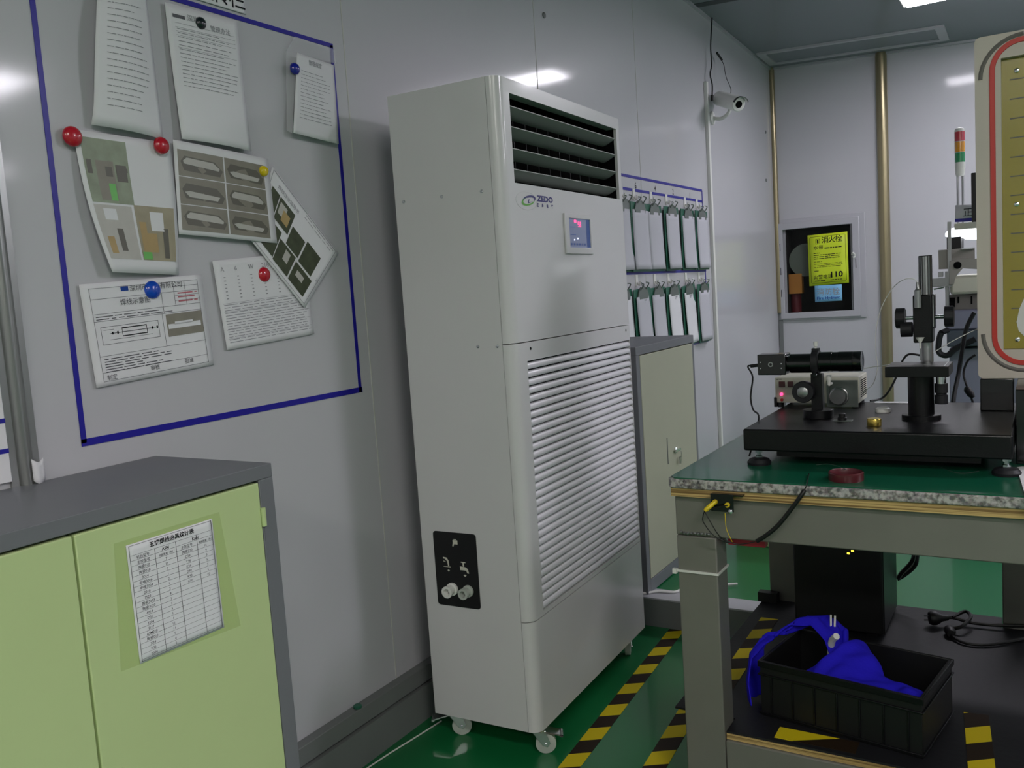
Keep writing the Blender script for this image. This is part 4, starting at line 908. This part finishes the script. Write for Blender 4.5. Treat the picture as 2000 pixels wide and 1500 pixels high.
# light source
ly = 2.325
a, c = ony(1513, 738, ly), ony(1679, 797, ly); lx0, lx1, lz0, lz1 = a.x, c.x, PT+.012, (a.z+ony(1679, 736, ly).z)/2
t = thing('light_source', 'white fibre-optic light source box with red switches behind the telescope', 'light source', ((lx0+lx1)/2, ly+.08, PT))
MB().box(lx0, lx1, ly, ly+.115, lz0, lz1).build('housing', 'panel_white', t, bevel=.002)
b = MB()
for k in range(9):
    z = lz0+.012+k*(lz1-lz0-.02)/9
    b.box(lx1, lx1+.0008, ly+.02, ly+.1, z, z+.0022)
b.build('vent_slots', 'ac_dark', t)
for x in (lx0+.012, lx1-.012):
    for y in (ly+.006, ly+.095): MB().cyl((x, y, PT), (x, y, lz0), .008, seg=14).build('foot', 'black_rubber', t)
MB().box(lx0-.003, lx0+.004, ly-.003, ly+.012, PT+.001, lz0+.014).build('corner_guard', 'black_rubber', t)
for x0, x1 in ((1521, 1533), (1538, 1549)):
    p, q = ony(x0, 745, ly-.002), ony(x1, 756, ly-.002); MB().box(p.x, q.x, ly-.004, ly, q.z, p.z).build('rocker_switch', 'dark_red', t, bevel=.001)
P_ = ony(1526, 770, ly-.003); MB().lathe(P_+Y3*.003, -Y3, [(.004, 0), (.004, .003), (.0015, .005)], 14).build('power_light', 'red_led', t)
P_ = ony(1527, 781, ly-.003); MB().lathe(P_+Y3*.003, -Y3, [(.004, 0), (.004, .004)], 14).build('red_button', 'red_stripe', t)
P_ = ony(1517, 742, ly); MB().text('MI-150', lambda x, y: V((P_.x+x, ly-.0006, P_.z+y)), 0, 0, .0035).build('panel_lettering', 'ink_black', t)
p, q = ony(1614, 743, ly-.006), ony(1676, 795, ly-.006)
MB().ring(FO(p.x, q.x, q.z, p.z), FO(p.x+.006, q.x-.006, q.z+.006, p.z-.006), (0, ly, 0), X3, Z3, -Y3*.006).box(p.x+.005, q.x-.005, ly-.002, ly, q.z+.005, p.z-.005).build('port_plate', 'clip_metal', t)
P_ = ony(1638, 774, ly-.012); R_ = 16*pxs(P_); kb = V((P_.x, ly-.002, P_.z))
MB().lathe(kb, -Y3, [(R_*1.15, 0), (R_*1.1, .008), (R_, .009), (R_, .022), (R_*.9, .024)], 28).build('dimmer_knob', 'brushed', t)
# telescope camera
ty = 2.165
t = thing('microscope_camera', 'black horizontal tube lens with square camera on a post, above the light source', 'camera', (ony(1597, 816, ty).x, ty, PT))
p, q = ony(1484, 691, ty), ony(1540, 730, ty); hs = (p.z-q.z)/2; zc = (p.z+q.z)/2
MB().box(p.x, q.x, ty-hs, ty+hs, q.z, p.z).build('camera_block', 'black_gloss', t, bevel=.002)
b = MB()
for dx, dz in ((.008, .25), (.008, -.35), (-.010, .1), (-.010, -.35)): 
    x = (p.x if dx > 0 else q.x)+dx; b.cyl((x, ty-hs, zc+dz*hs), (x, ty-hs-.0012, zc+dz*hs), .0015, seg=10)
b.build('block_screws', 'chrome', t)
P_ = ony(1505, 712, ty-hs); MB().ring([(6e-3*math.cos(k*math.pi/8), 6e-3*math.sin(k*math.pi/8)) for k in range(16)], [(3.6e-3*math.cos(k*math.pi/8), 3.6e-3*math.sin(k*math.pi/8)) for k in range(16)], P_, X3, Z3, -Y3*.0015).build('threaded_port', 'brushed', t)
ca, cb_ = ony(1542, 709, ty), ony(1602, 709, ty); z1 = zc; cl = lambda px: ony(px, 707, ty).x
MB().lathe((q.x, ty, zc), X3, [(hs*.75, 0), (hs*.75, .006), (hs*.92, .007), (hs*.92, cl(1597)-q.x)], 32).build('lens_tube', 'black_gloss', t)
zc2 = ony(1640, 706, ty).z; r2 = 19.5*pxs(ony(1640, 706, ty))
MB().lathe((cl(1597), ty, zc2), X3, [(r2*.9, 0), (r2, .001), (r2, cl(1626)-cl(1597)), (r2*.97, cl(1626)-cl(1597)+.0005), (r2*.97, cl(1638)-cl(1597)), (r2, cl(1638)-cl(1597)+.0005), (r2, cl(1667)-cl(1597)), (r2*.98, cl(1667)-cl(1597)+.0003), (r2*1.0, cl(1668)-cl(1597)), (r2, cl(1684)-cl(1597)), (r2*.85, cl(1684)-cl(1597)+.001)], 40).build('lens_barrel', 'black_gloss', t)
p, q = cl(1587), cl(1601); r3 = 24*pxs(ony(1594, 707, ty)); MB().lathe((p, ty, zc2), X3, [(r3*.92, 0), (r3, .001), (r3, q-p-.001), (r3*.92, q-p)], 36).box(p, q, ty-.008, ty+.008, zc2+r3*.9, zc2+r3*1.12).build('clamp_ring', 'black_rubber', t)
P_ = ony(1599, 680, ty); MB().lathe(V(((p+q)/2, ty, zc2+r3*1.12)), Z3, [(.003, 0), (.003, .004), (.005, .006), (.0045, .013), (.005, .016)], 14).build('clamp_screw', 'white_plastic', t)
pp = ony(1597, 760, ty); MB().box(pp.x-.013, pp.x+.013, ty-.012, ty+.012, PT+.012, zc2-r3*.95).cyl((pp.x, ty, PT), (pp.x, ty, PT+.02), .035, seg=28).build('post', 'black_paint', t, bevel=.001)
P_ = ony(1568, 766, ty-.03); R_ = 21*pxs(P_)
MB().lathe((P_.x, ty-.008, P_.z), -Y3, [(R_*.6, 0), (R_*.98, .001), (R_, .006), (R_, .022), (R_*.95, .024)], 36).box(P_.x, pp.x, ty-.010, ty+.010, P_.z-.012, P_.z+.014).build('focus_knob', 'black_rubber', t)
MB().lathe((P_.x, ty-.032, P_.z), -Y3, [(R_*.5, 0), (R_*.5, .003), (R_*.44, .004)], 28).build('knob_cap', 'brushed', t)
P_ = ony(1592, 727, ty-.02); MB().lathe(V((P_.x, ty-.01, P_.z)), V((0, -.9, -.3)), [(.004, 0), (.004, .014), (.0055, .015), (.0055, .026)], 16).build('lock_pin', 'chrome', t)
P_ = ony(1619, 742, ty+.02); tag(MB().lathe(P_-Z3*.012, Z3, [(.004, 0), (.004, .012), (.0055, .012), (.0055, .024)], 16).cyl(P_-Z3*.012, P_+V((0, .03, -.012)), .003).build('thumb_screw', 'white_plastic'), 'white thumb screw between the post and the silver dimmer knob', 'thumb screw')
tag(MB().tube([ony(1483, 713, ty), ony(1466, 714, ty), ony(1461, 717, ty), ony(1470, 737, ty), ony(1466, 775, ty), ony(1471, 800, ty-.02), ony(1482, 818, ty-.06), V((OX0-.012, 2.06, MZ+.004))], .0022, 8).cyl(ony(1484, 713, ty), ony(1466, 715, ty), .0042).build('camera_cable', 'black_plastic'), 'black cable curling down from the left end of the camera block', 'cable')
# small things on the plate
P_ = onz(1723, 806, PT); tag(MB().lathe((P_.x, P_.y+.012, PT), Z3, [(.017, 0), (.018, .003), (.017, .009), (.014, .011), (.011, .011), (.010, .009)], 28).build('lens_cap', 'white_plastic'), 'round white cap lying on the black base plate', 'cap')
P_ = onz(1706, 833, PT); tag(MB().lathe((P_.x, P_.y+.012, PT), Z3, [(.0145, 0), (.015, .001), (.015, .015), (.014, .0165)], 28).build('brass_disc', 'brass'), 'short brass cylinder standing near the front of the black base plate', 'brass weight')
P_ = onz(1645, 822, PT); t = thing('plate_knob', 'small black knob on a bright slotted bracket on the base plate', 'knob', (P_.x, P_.y, PT))
MB().box(P_.x-.020, P_.x+.022, P_.y-.012, P_.y+.012, PT, PT+.002).build('bracket', 'clip_metal', t, bevel=.0005)
MB().lathe((P_.x, P_.y, PT+.002), Z3, [(.010, 0), (.010, .006), (.008, .007), (.008, .015), (.006, .016)], 18).build('knob', 'black_plastic', t)
P_ = onz(1745, 788, PT); tag(MB().box(P_.x-.045, P_.x+.055, OY1_-.035, OY1_-.01, PT, PT+.002).build('paper_strip', 'paper'), 'white paper strip at the rear edge of the black base plate', 'paper')
# stage with column
sx, sy = ony(1799, 780, 2.165).x, 2.165
t = thing('sample_stage', 'black flat sample stage on a thick round column with micrometer', 'stage', (sx, sy, PT))
R_ = 23.5*pxs(ony(1799, 780, sy)); sz = ony(1799, 731, sy).z
MB().lathe((sx, sy, PT), Z3, [(R_*1.5, 0), (R_*1.5, .010), (R_*1.45, .0115), (R_, .012), (R_, sz-PT)], 40).build('column', 'black_paint', t)
tz = ony(1790, 716, sy-.06).z; sp0, sp1 = ony(1728, 716, sy-.06), ony(1853, 716, sy-.06)
MB().box(sp0.x, sp1.x, sy-.062, sy+.045, sz, tz).build('table_plate', 'black_paint', t, bevel=.0015)
MB().box(sp0.x+.03, sp1.x-.02, sy-.03, sy-.028, tz, tz+.0008).box(sp1.x-.010, sp1.x-.008, sy-.06, sy+.04, tz, tz+.0008).build('plate_grooves', 'brushed', t)
mp = ony(1838, 739, sy-.01); rm = 12*pxs(mp)
MB().lathe((mp.x, sy-.01, sz), -Z3, [(rm*.75, 0), (rm*.75, sz-ony(1838, 748, sy).z)], 20).build('micrometer_sleeve', 'chrome', t)
z0 = ony(1838, 748, sy).z; z1 = ony(1838, 787, sy).z
MB().lathe((mp.x, sy-.01, z0), -Z3, [(rm, 0), (rm, (z0-z1)*.45), (rm*.8, (z0-z1)*.47), (rm*.8, (z0-z1)*.55), (rm, (z0-z1)*.57), (rm, z0-z1)], 20).build('micrometer_thimble', 'black_rubber', t)
# dispensing column behind the stage
dy = 2.235
bx = ony(1805, 540, dy); R_ = 12.3*pxs(bx); zt = ony(1805, 501, dy).z
t = thing('dosing_stand', 'tall silver rod stand with black focusing block, side knobs and dosing syringe', 'stand', (bx.x+.004, dy, PT))
MB().cyl((bx.x+.003, dy, PT), (bx.x+.003, dy, zt), R_*.95, seg=32).build('rod', 'brushed', t)
MB().cyl((bx.x+.003, dy, zt), (bx.x+.003, dy, zt+.002), R_*.97, seg=32).build('rod_cap', 'black_plastic', t)
b = MB()
for k in range(7):
    a_ = math.radians(200+k*24); b.box(bx.x+.003+R_*math.cos(a_)-.0005, bx.x+.003+R_*math.cos(a_)+.0005, dy+R_*math.sin(a_)-.0006, dy+R_*math.sin(a_)+.0006, ony(1805, 578, dy).z, zt)
b.build('rod_rack', 'black_plastic', t)
fy = dy-R_-.018
p, q = ony(1782, 577, fy), ony(1822, 669, fy)
MB().box(p.x, q.x, fy, dy+.018, q.z, p.z).build('focus_block', 'black_paint', t, bevel=.003)
p2, q2 = ony(1818, 575, fy+.005), ony(1827, 641, fy+.005); MB().box(p2.x, q2.x, fy+.004, fy+.03, q2.z, p2.z).build('dovetail_slide', 'black_gloss', t, bevel=.0008)
MB().box(p2.x+.0035, p2.x+.0055, fy+.0025, fy+.004, q2.z+.003, p2.z-.003).build('slide_scale', 'brushed', t)
zk = ony(1800, 620, dy).z
MB().cyl((ony(1766, 620, dy).x, dy, zk), (ony(1846, 620, dy).x, dy, zk), .0045).build('pinion_shaft', 'chrome', t)
rk = 20*pxs(ony(1758, 623, dy))
for a_, c_ in ((1750, 1768), (1845, 1863)):
    xa, xc = ony(a_, 620, dy).x, ony(c_, 620, dy).x; n = 24; prof = []
    MB().prism([((rk*(1 if k % 4 < 2 else .95))*math.cos(2*math.pi*k/32), (rk*(1 if k % 4 < 2 else .95))*math.sin(2*math.pi*k/32)) for k in range(32)], (xa, dy, zk), Y3, Z3, X3*(xc-xa)).build('side_knob', 'black_rubber', t, bevel=.001)
xa, xc = ony(1761, 640, dy).x, ony(1783, 640, dy).x; zq = ony(1770, 643, dy).z
MB().cyl((xa, dy-.01, zq), (xc, dy-.01, zq), rk*.72, seg=24).build('lower_knob', 'black_rubber', t)
sy2 = fy-.011; s0 = ony(1793, 601, sy2); s1 = ony(1793, 566, sy2); rs = 6.4*pxs(s0)
sg = MB().lathe(V((s0.x, sy2, s0.z)), Z3, [(rs, 0), (rs, s1.z-s0.z-.001), (rs*.8, s1.z-s0.z), (rs*.55, s1.z-s0.z+.003), (rs*.45, ony(1792, 551, sy2).z-s0.z)], 24).box(s0.x-.004, s0.x+.004, sy2+.004, fy, s0.z+.003, s0.z+.012).build('syringe_barrel', 'brushed', t)
p, q = ony(1797, 659, sy2), ony(1797, 670, sy2); nz = tz+.006
MB().lathe(V((p.x, sy2, p.z)), -Z3, [(8*pxs(p), 0), (7*pxs(p), .002), (1.8*pxs(p), p.z-q.z), (1.5*pxs(p), p.z-q.z+.012)], 20).box(p.x-.002, p.x+.002, sy2+.003, fy, p.z-.004, p.z).build('needle_hub', 'white_plastic', t)
MB().cyl((p.x, sy2, q.z), (p.x, sy2, nz), .0010, seg=8).build('needle', 'chrome', t)
tp = ony(1792, 551, sy2)
tag(MB().tube([tp, ony(1785, 545, sy2), ony(1768, 545, sy2), ony(1745, 561, 2.25), ony(1722, 600, 2.27), ony(1711, 645, 2.28), ony(1711, 690, 2.29), ony(1714, 710, 2.29), ony(1712, 730, 2.29), ony(1705, 750, ly-.01), ony(1692, 762, ly), V((lx1+.004, ly+.03, ony(1679, 770, ly).z))], .0010, 6).build('fluid_tube', 'white_plastic'), 'thin white tube arching from the syringe down to the light source', 'tube')
tag(MB().tube([ony(1685, 720, 2.24), ony(1710, 716, 2.22), ony(1732, 713, 2.15), V((sp0.x+.004, sy-.02, tz+.0015))], .0010, 6).build('fluid_tube', 'white_plastic'), 'thin white tube from the tube lens to the stage edge', 'tube')
tag(MB().tube([ony(1821, 690, 2.30), ony(1850, 672, 2.30), ony(1880, 656, 2.30), ony(1903, 645, 2.33), ony(1915, 640, 2.36)], .0010, 6).build('fluid_tube', 'white_plastic'), 'thin white tube running from the rod up to the framed gauge', 'tube')
# cables behind the plate
tag(MB().tube([ony(1903, 610, 2.55), ony(1888, 640, 2.55), ony(1880, 680, 2.55), ony(1872, 730, 2.55), ony(1862, 783, 2.50), V((ony(1862, 783, 2.5).x, 2.47, MZ+.006))], .0055, 8).build('cable', 'black_rubber'), 'thick black cable hanging behind the stage, beside the gauge', 'cable')
p = ony(1898, 775, 2.48)
tag(MB().tube([ony(1905, 693, 2.5), ony(1890, 705, 2.5), ony(1882, 728, 2.5), ony(1887, 750, 2.49), ony(1893, 765, 2.48), p+V((.005, 0, -.03)), V((p.x+.006, 2.47, MZ+.006))], .0028, 8).lathe(ony(1886, 756, 2.485), ony(1902, 778, 2.48)-ony(1886, 756, 2.485), [(.004, 0), (.009, .006), (.009, .022), (.005, .032)], 14).build('cable_with_connector', 'black_rubber'), 'thin black cable with an inline connector left of the gauge base', 'cable')
tag(MB().tube([ony(1700, 783, 2.47), ony(1722, 778, 2.5), ony(1737, 762, 2.5), ony(1752, 733, 2.5), ony(1762, 706, 2.5), ony(1775, 692, 2.5), ony(1798, 694, 2.5)], .0028, 8).build('cable', 'black_plastic'), 'black cable rising behind the sample stage from the light source', 'cable')
# gauge with red line frame
gy = 2.30; gx0_, gx1_, gz0_, gz1_ = 1.428, 1.86, .932, 1.700
t = thing('framed_gauge', 'cream rounded instrument panel with red outline and yellow scale window, far right', 'instrument', (1.64, 2.36, PT))
iy0 = 1.480
inner = [(1.8, 1.652), (iy0+.001, 1.652), (iy0+.001, 1.0), (1.8, 1.0)]
def samples(poly, n):       # resample closed polygon evenly by index
    out = []; L_ = []; m_ = len(poly)
    tot = sum(math.dist(poly[i], poly[(i+1) % m_]) for i in range(m_)); s_ = 0; i = 0; acc = 0
    for k in range(n):
        d = tot*k/n
        while acc+math.dist(poly[i % m_], poly[(i+1) % m_]) < d: acc += math.dist(poly[i % m_], poly[(i+1) % m_]); i += 1
        l = math.dist(poly[i % m_], poly[(i+1) % m_]); f = (d-acc)/l if l else 0
        a_, c_ = poly[i % m_], poly[(i+1) % m_]; out.append((a_[0]+(c_[0]-a_[0])*f, a_[1]+(c_[1]-a_[1])*f))
    return out
OUT = rrect(gx0_, gx1_, gz0_, gz1_, .018, 6)
b = MB()   # frame as four blocks round the window plus rounded outline
b.prism([(iy0, gz0_), (iy0, gz1_)]+[p_ for p_ in rrect(gx0_, iy0+.05, gz0_, gz1_, .012, 5) if p_[0] < gx0_+.02], (0, gy, 0), X3, Z3, Y3*.11).box(iy0, gx1_-.05, gy, gy+.11, 1.647, gz1_).box(iy0, gx1_-.05, gy, gy+.11, gz0_, .998).prism([p_ for p_ in rrect(gx1_-.15, gx1_, gz0_, gz1_, .012, 5) if p_[0] > gx1_-.1][:6]+[(gx1_-.05, gz1_), (gx1_-.05, gz0_)]+[p_ for p_ in rrect(gx1_-.15, gx1_, gz0_, gz1_, .012, 5) if p_[0] > gx1_-.1][6:], (0, gy, 0), X3, Z3, Y3*.11).box(iy0-.01, gx1_-.05, gy+.02, gy+.109, .99, 1.66)
b.build('cream_frame', 'cream_metal', t)
red = rrect(1.457, gx1_-.028, .962, 1.686, .065, 10); b = MB()
red2 = [(x+(1.457+gx1_-.028-2*x)/((gx1_-.028-1.457))*.0*0, z) for x, z in red]
redi = rrect(1.457+.011, gx1_-.039, .973, 1.675, .054, 10)
b.ring(red, redi, (0, gy+.001, 0), X3, Z3, -Y3*.004); b.build('red_outline', 'red_stripe', t, bevel=.0008)
for c_, zc_, a0, a1 in ((.075, 1.640, 95, 180), (.0, 0, 0, 0)):
    pass
R_ = .085
b = MB().tube([V((1.524+R_*math.cos(math.radians(a_)), gy+.0025, 1.607+R_*math.sin(math.radians(a_)))) for a_ in range(180, 80, -10)], .0055, 8, 0); b.build('grey_groove', 'groove', t); b = MB()
b.tube([V((1.524+R_*math.cos(math.radians(a_)), gy+.0025, 1.035+R_*math.sin(math.radians(a_)))) for a_ in range(180, 285, 10)], .0055, 8, 0); b.build('grey_groove', 'groove', t)
fp_ = MB().box(iy0, gx1_-.055, gy+.016, gy+.0195, .999, 1.646).build('yellow_panel', 'film_yellow', t)
b = MB()
for k in range(13): z = 1.600-.0424*k; b.box(1.496, 1.56, gy+.0153, gy+.016, z-.0012, z+.0012)
b.build('scale_marks', 'photo_line', fp_)
for z in (1.618, 1.325, 1.02): MB().lathe((1.510 if z > 1.5 else 1.508, gy+.016, z), -Y3, [(.006, 0), (.005, .003), (.002, .004)], 14).build('rivet', 'chrome', fp_)
MB().prism([(1.510, 1.04), (1.506, 1.06), (1.512, 1.09), (1.524, 1.12), (1.60, 1.13), (1.60, 1.03), (1.52, 1.028)], (0, gy+.0155, 0), X3, Z3, -Y3*.001).build('white_patch', 'white_plastic', fp_)
MB().box(1.432, 1.50, gy-.005, gy+.105, PT+.0005, .9315).box(1.508, 1.85, gy-.20, gy+.105, MZ+.001, .9315).build('base', 'black_gloss', t, bevel=.002)
# loose items on the green mat
P_ = onz(1649, 941, MZ); R_ = 33*pxs(P_)
tag(MB().lathe((P_.x, P_.y+.02, MZ), Z3, [(R_*.98, 0), (R_, .002), (R_, .016), (R_*.93, .018), (R_*.90, .016), (R_*.88, .004)], 36).build('round_dish', 'dark_red'), 'shallow round dark red tin on the green mat in front of the base plate', 'tin')
tag(MB().tube([onz(1594, 908, MZ+.004), onz(1615, 906, MZ+.008), onz(1635, 910, MZ+.012), onz(1652, 917, MZ+.02)], .0007, 6).build('thin_wire', 'brushed'), 'fine bright wire on the mat beside the dark red tin', 'wire')
tag(MB().tube([onz(1838, 913, MZ+.001), onz(1860, 921, MZ+.001), onz(1885, 924, MZ+.001), onz(1912, 920, MZ+.001)], .0007, 6).build('thin_wire', 'brushed'), 'fine bright curved wire under the right half of the base plate', 'wire')
q4 = [onz(1986, 914, MZ+.001), onz(2060, 908, MZ+.001), onz(2060, 990, MZ+.001), onz(2004, 975, MZ+.001)]
b = MB().add([*q4, *[p_+Z3*.002 for p_ in q4]], [(0, 1, 2, 3), (7, 6, 5, 4), (0, 4, 5, 1), (1, 5, 6, 2), (2, 6, 7, 3), (3, 7, 4, 0)]); tag(b.build('note_paper', 'paper'), 'white papers on the green mat at the right edge of the photo', 'paper')

# ============================================================ machine in the background
my = 4.30
def rb(b, x0, y0, x1, y1, d0, d1):      # box whose front face spans the photo rectangle at depth d0
    p_, q_ = ony(x0, (y0+y1)/2, d0), ony(x1, (y0+y1)/2, d0); z_, w_ = ony((x0+x1)/2, y0, d0), ony((x0+x1)/2, y1, d0)
    return b.box(p_.x, q_.x, d0, d1, w_.z, z_.z)
t = thing('bonding_machine', 'grey and white bonding machine with clear guard in the background', 'machine', (1.35, my+.2, .1))
rb(MB(), 1846, 602, 2150, 640, my-.15, my+.5).build('upper_housing', 'mach_bluegrey', t, bevel=.006)
rb(MB(), 1849, 641, 2150, 674, my-.16, my+.5).build('drawer_front', 'grey_box', t, bevel=.004)
p_, q_ = ony(1858, 700, my), ony(2150, 700, my); z_ = ony(1900, 676, my).z
MB().box(p_.x, q_.x, my-.10, my+.5, .101, z_).build('machine_base', 'mach_bluegrey', t, bevel=.004)
rb(MB(), 1855, 532, 2100, 570, my-.1, my+.3).build('white_cover', 'panel_white', t, bevel=.012)
rb(MB(), 1852, 570, 2100, 601, my-.02, my+.3).build('mechanism', 'mach_grey', t, bevel=.003)
b = MB(); rb(b, 1850, 582, 1864, 600, my-.06, my); rb(b, 1870, 580, 1873, 592, my-.03, my); rb(b, 1896, 578, 1899, 594, my-.03, my); b.build('mechanism_slots', 'ac_dark', t)
rb(MB(), 1833, 486, 1904, 524, my-.10, my-.09).build('guard_plate', 'mach_grey', t)
b = MB(); a_ = [(1855, 510), (1874, 505), (2000, 505), (2000, 531), (1880, 524), (1866, 540), (1862, 556), (1853, 556)]; P = [ony(x, y, my-.13) for x, y in a_]
b.prism([(p_.x, p_.z) for p_ in P], (0, my-.13, 0), X3, Z3, Y3*.02).build('bracket_arm', 'mach_grey', t, bevel=.002)
P_ = ony(1870, 518, my-.135); MB().cyl(P_, P_+Y3*.01, 7*pxs(P_)).build('arm_bolt', 'ac_dark', t)
b = MB(); rb(b, 1851, 433, 1858, 560, my-.12, my-.10); b.build('vertical_rod', 'brushed', t)
rb(MB(), 1849, 463, 1877, 486, my-.06, my+.08).build('camera_unit', 'black_plastic', t, bevel=.002)
b = MB(); rb(b, 1818, 543, 1852, 560, my-.12, my-.06); rb(b, 1846, 530, 1853, 602, my-.10, my-.06); rb(b, 1832, 531, 1841, 541, my-.12, my-.08); b.build('side_arm', 'brushed', t, bevel=.001)
MB().tube([ony(1824, 565, my-.1), ony(1840, 562, my-.1), ony(1844, 560, my-.1)], .003).build('clamp_lever', 'brushed', t)
rb(MB(), 1878, 484, 1904, 486, my-.14, my-.1).build('bright_edge', 'chrome', t)
MB().prism([(p_.x, p_.z) for p_ in [ony(x, y, my-.05) for x, y in ((1846, 462), (1846, 456), (1853, 447), (1868, 444), (2000, 441), (2000, 468), (1885, 467), (1876, 463))]], (0, my-.05, 0), X3, Z3, Y3*.12).build('work_light', 'lamp_glow_mach', t)
rb(MB(), 1897, 335, 1945, 432, my-.2, my-.16).build('monitor', 'black_plastic', t, bevel=.003)
MB().tube([ony(1838, 650, my-.2), ony(1834, 665, my-.2), ony(1834, 688, my-.2), ony(1850, 694, my-.2), ony(1868, 680, my-.2), ony(1905, 662, my-.2)], .012).tube([ony(1838, 650, my-.2), ony(1850, 645, my-.16)], .012).build('conduit', 'black_rubber', t)
sg = Sheet([(1866, 401), (1930, 397), (1930, 430), (1865, 434)], X=lambda p_: ony(p_[0], p_[1], my-.1), nrm=-Y3)
o = sg.build('status_sign', 'white status sign with Chinese characters above a blue band on the background machine', 'paper', 2, 2, 'sign')
b = MB(); sg.text(b, '正常', .25, .66, .028); b.build('sign_lettering', 'ink_black', o)
b = MB(); sg.rect(b, 0, .80, 1, 1); b.build('blue_band', 'tape_blue', o)
rb(MB(), 1864, 434, 1930, 446, my-.09, my-.02).build('sign_ledge', 'panel_white', t)
# stack light
P_ = ony(1876, 398, my); t = thing('stack_light', 'signal tower with red, amber and green lenses on a silver pole', 'signal light', (P_.x, my, P_.z))
def zq(py): return ony(1876, py, my).z
R_ = 9*pxs(P_); X_ = P_.x
for k in (-1, 1): MB().cyl((X_+k*.0095, my, zq(436)), (X_+k*.0095, my, zq(342)), .005, seg=12).build('pole', 'brushed', t)
MB().lathe((X_, my, zq(344)), Z3, [(R_*.7, 0), (R_*.9, .008), (R_*.95, .03), (R_, .032), (R_, zq(317)-zq(344))], 28).build('base', 'white_plastic', t)
for m_, y0, y1 in (('st_green', 317, 298), ('st_amber', 297, 277), ('st_red', 276, 257)):
    MB().cyl((X_, my, zq(y0)), (X_, my, zq(y1)), R_, seg=28).build('lens', m_, t)
MB().lathe((X_, my, zq(257)), Z3, [(R_*1.0, 0), (R_*1.0, .006), (R_*.75, .014), (R_*.3, .017)], 28).cyl((X_, my, zq(277)), (X_, my, zq(276)), R_*1.03, seg=28).cyl((X_, my, zq(298)), (X_, my, zq(297)), R_*1.03, seg=28).build('cap', 'white_plastic', t)

bpy.data.objects.remove(_fo); bpy.data.curves.remove(_fc)
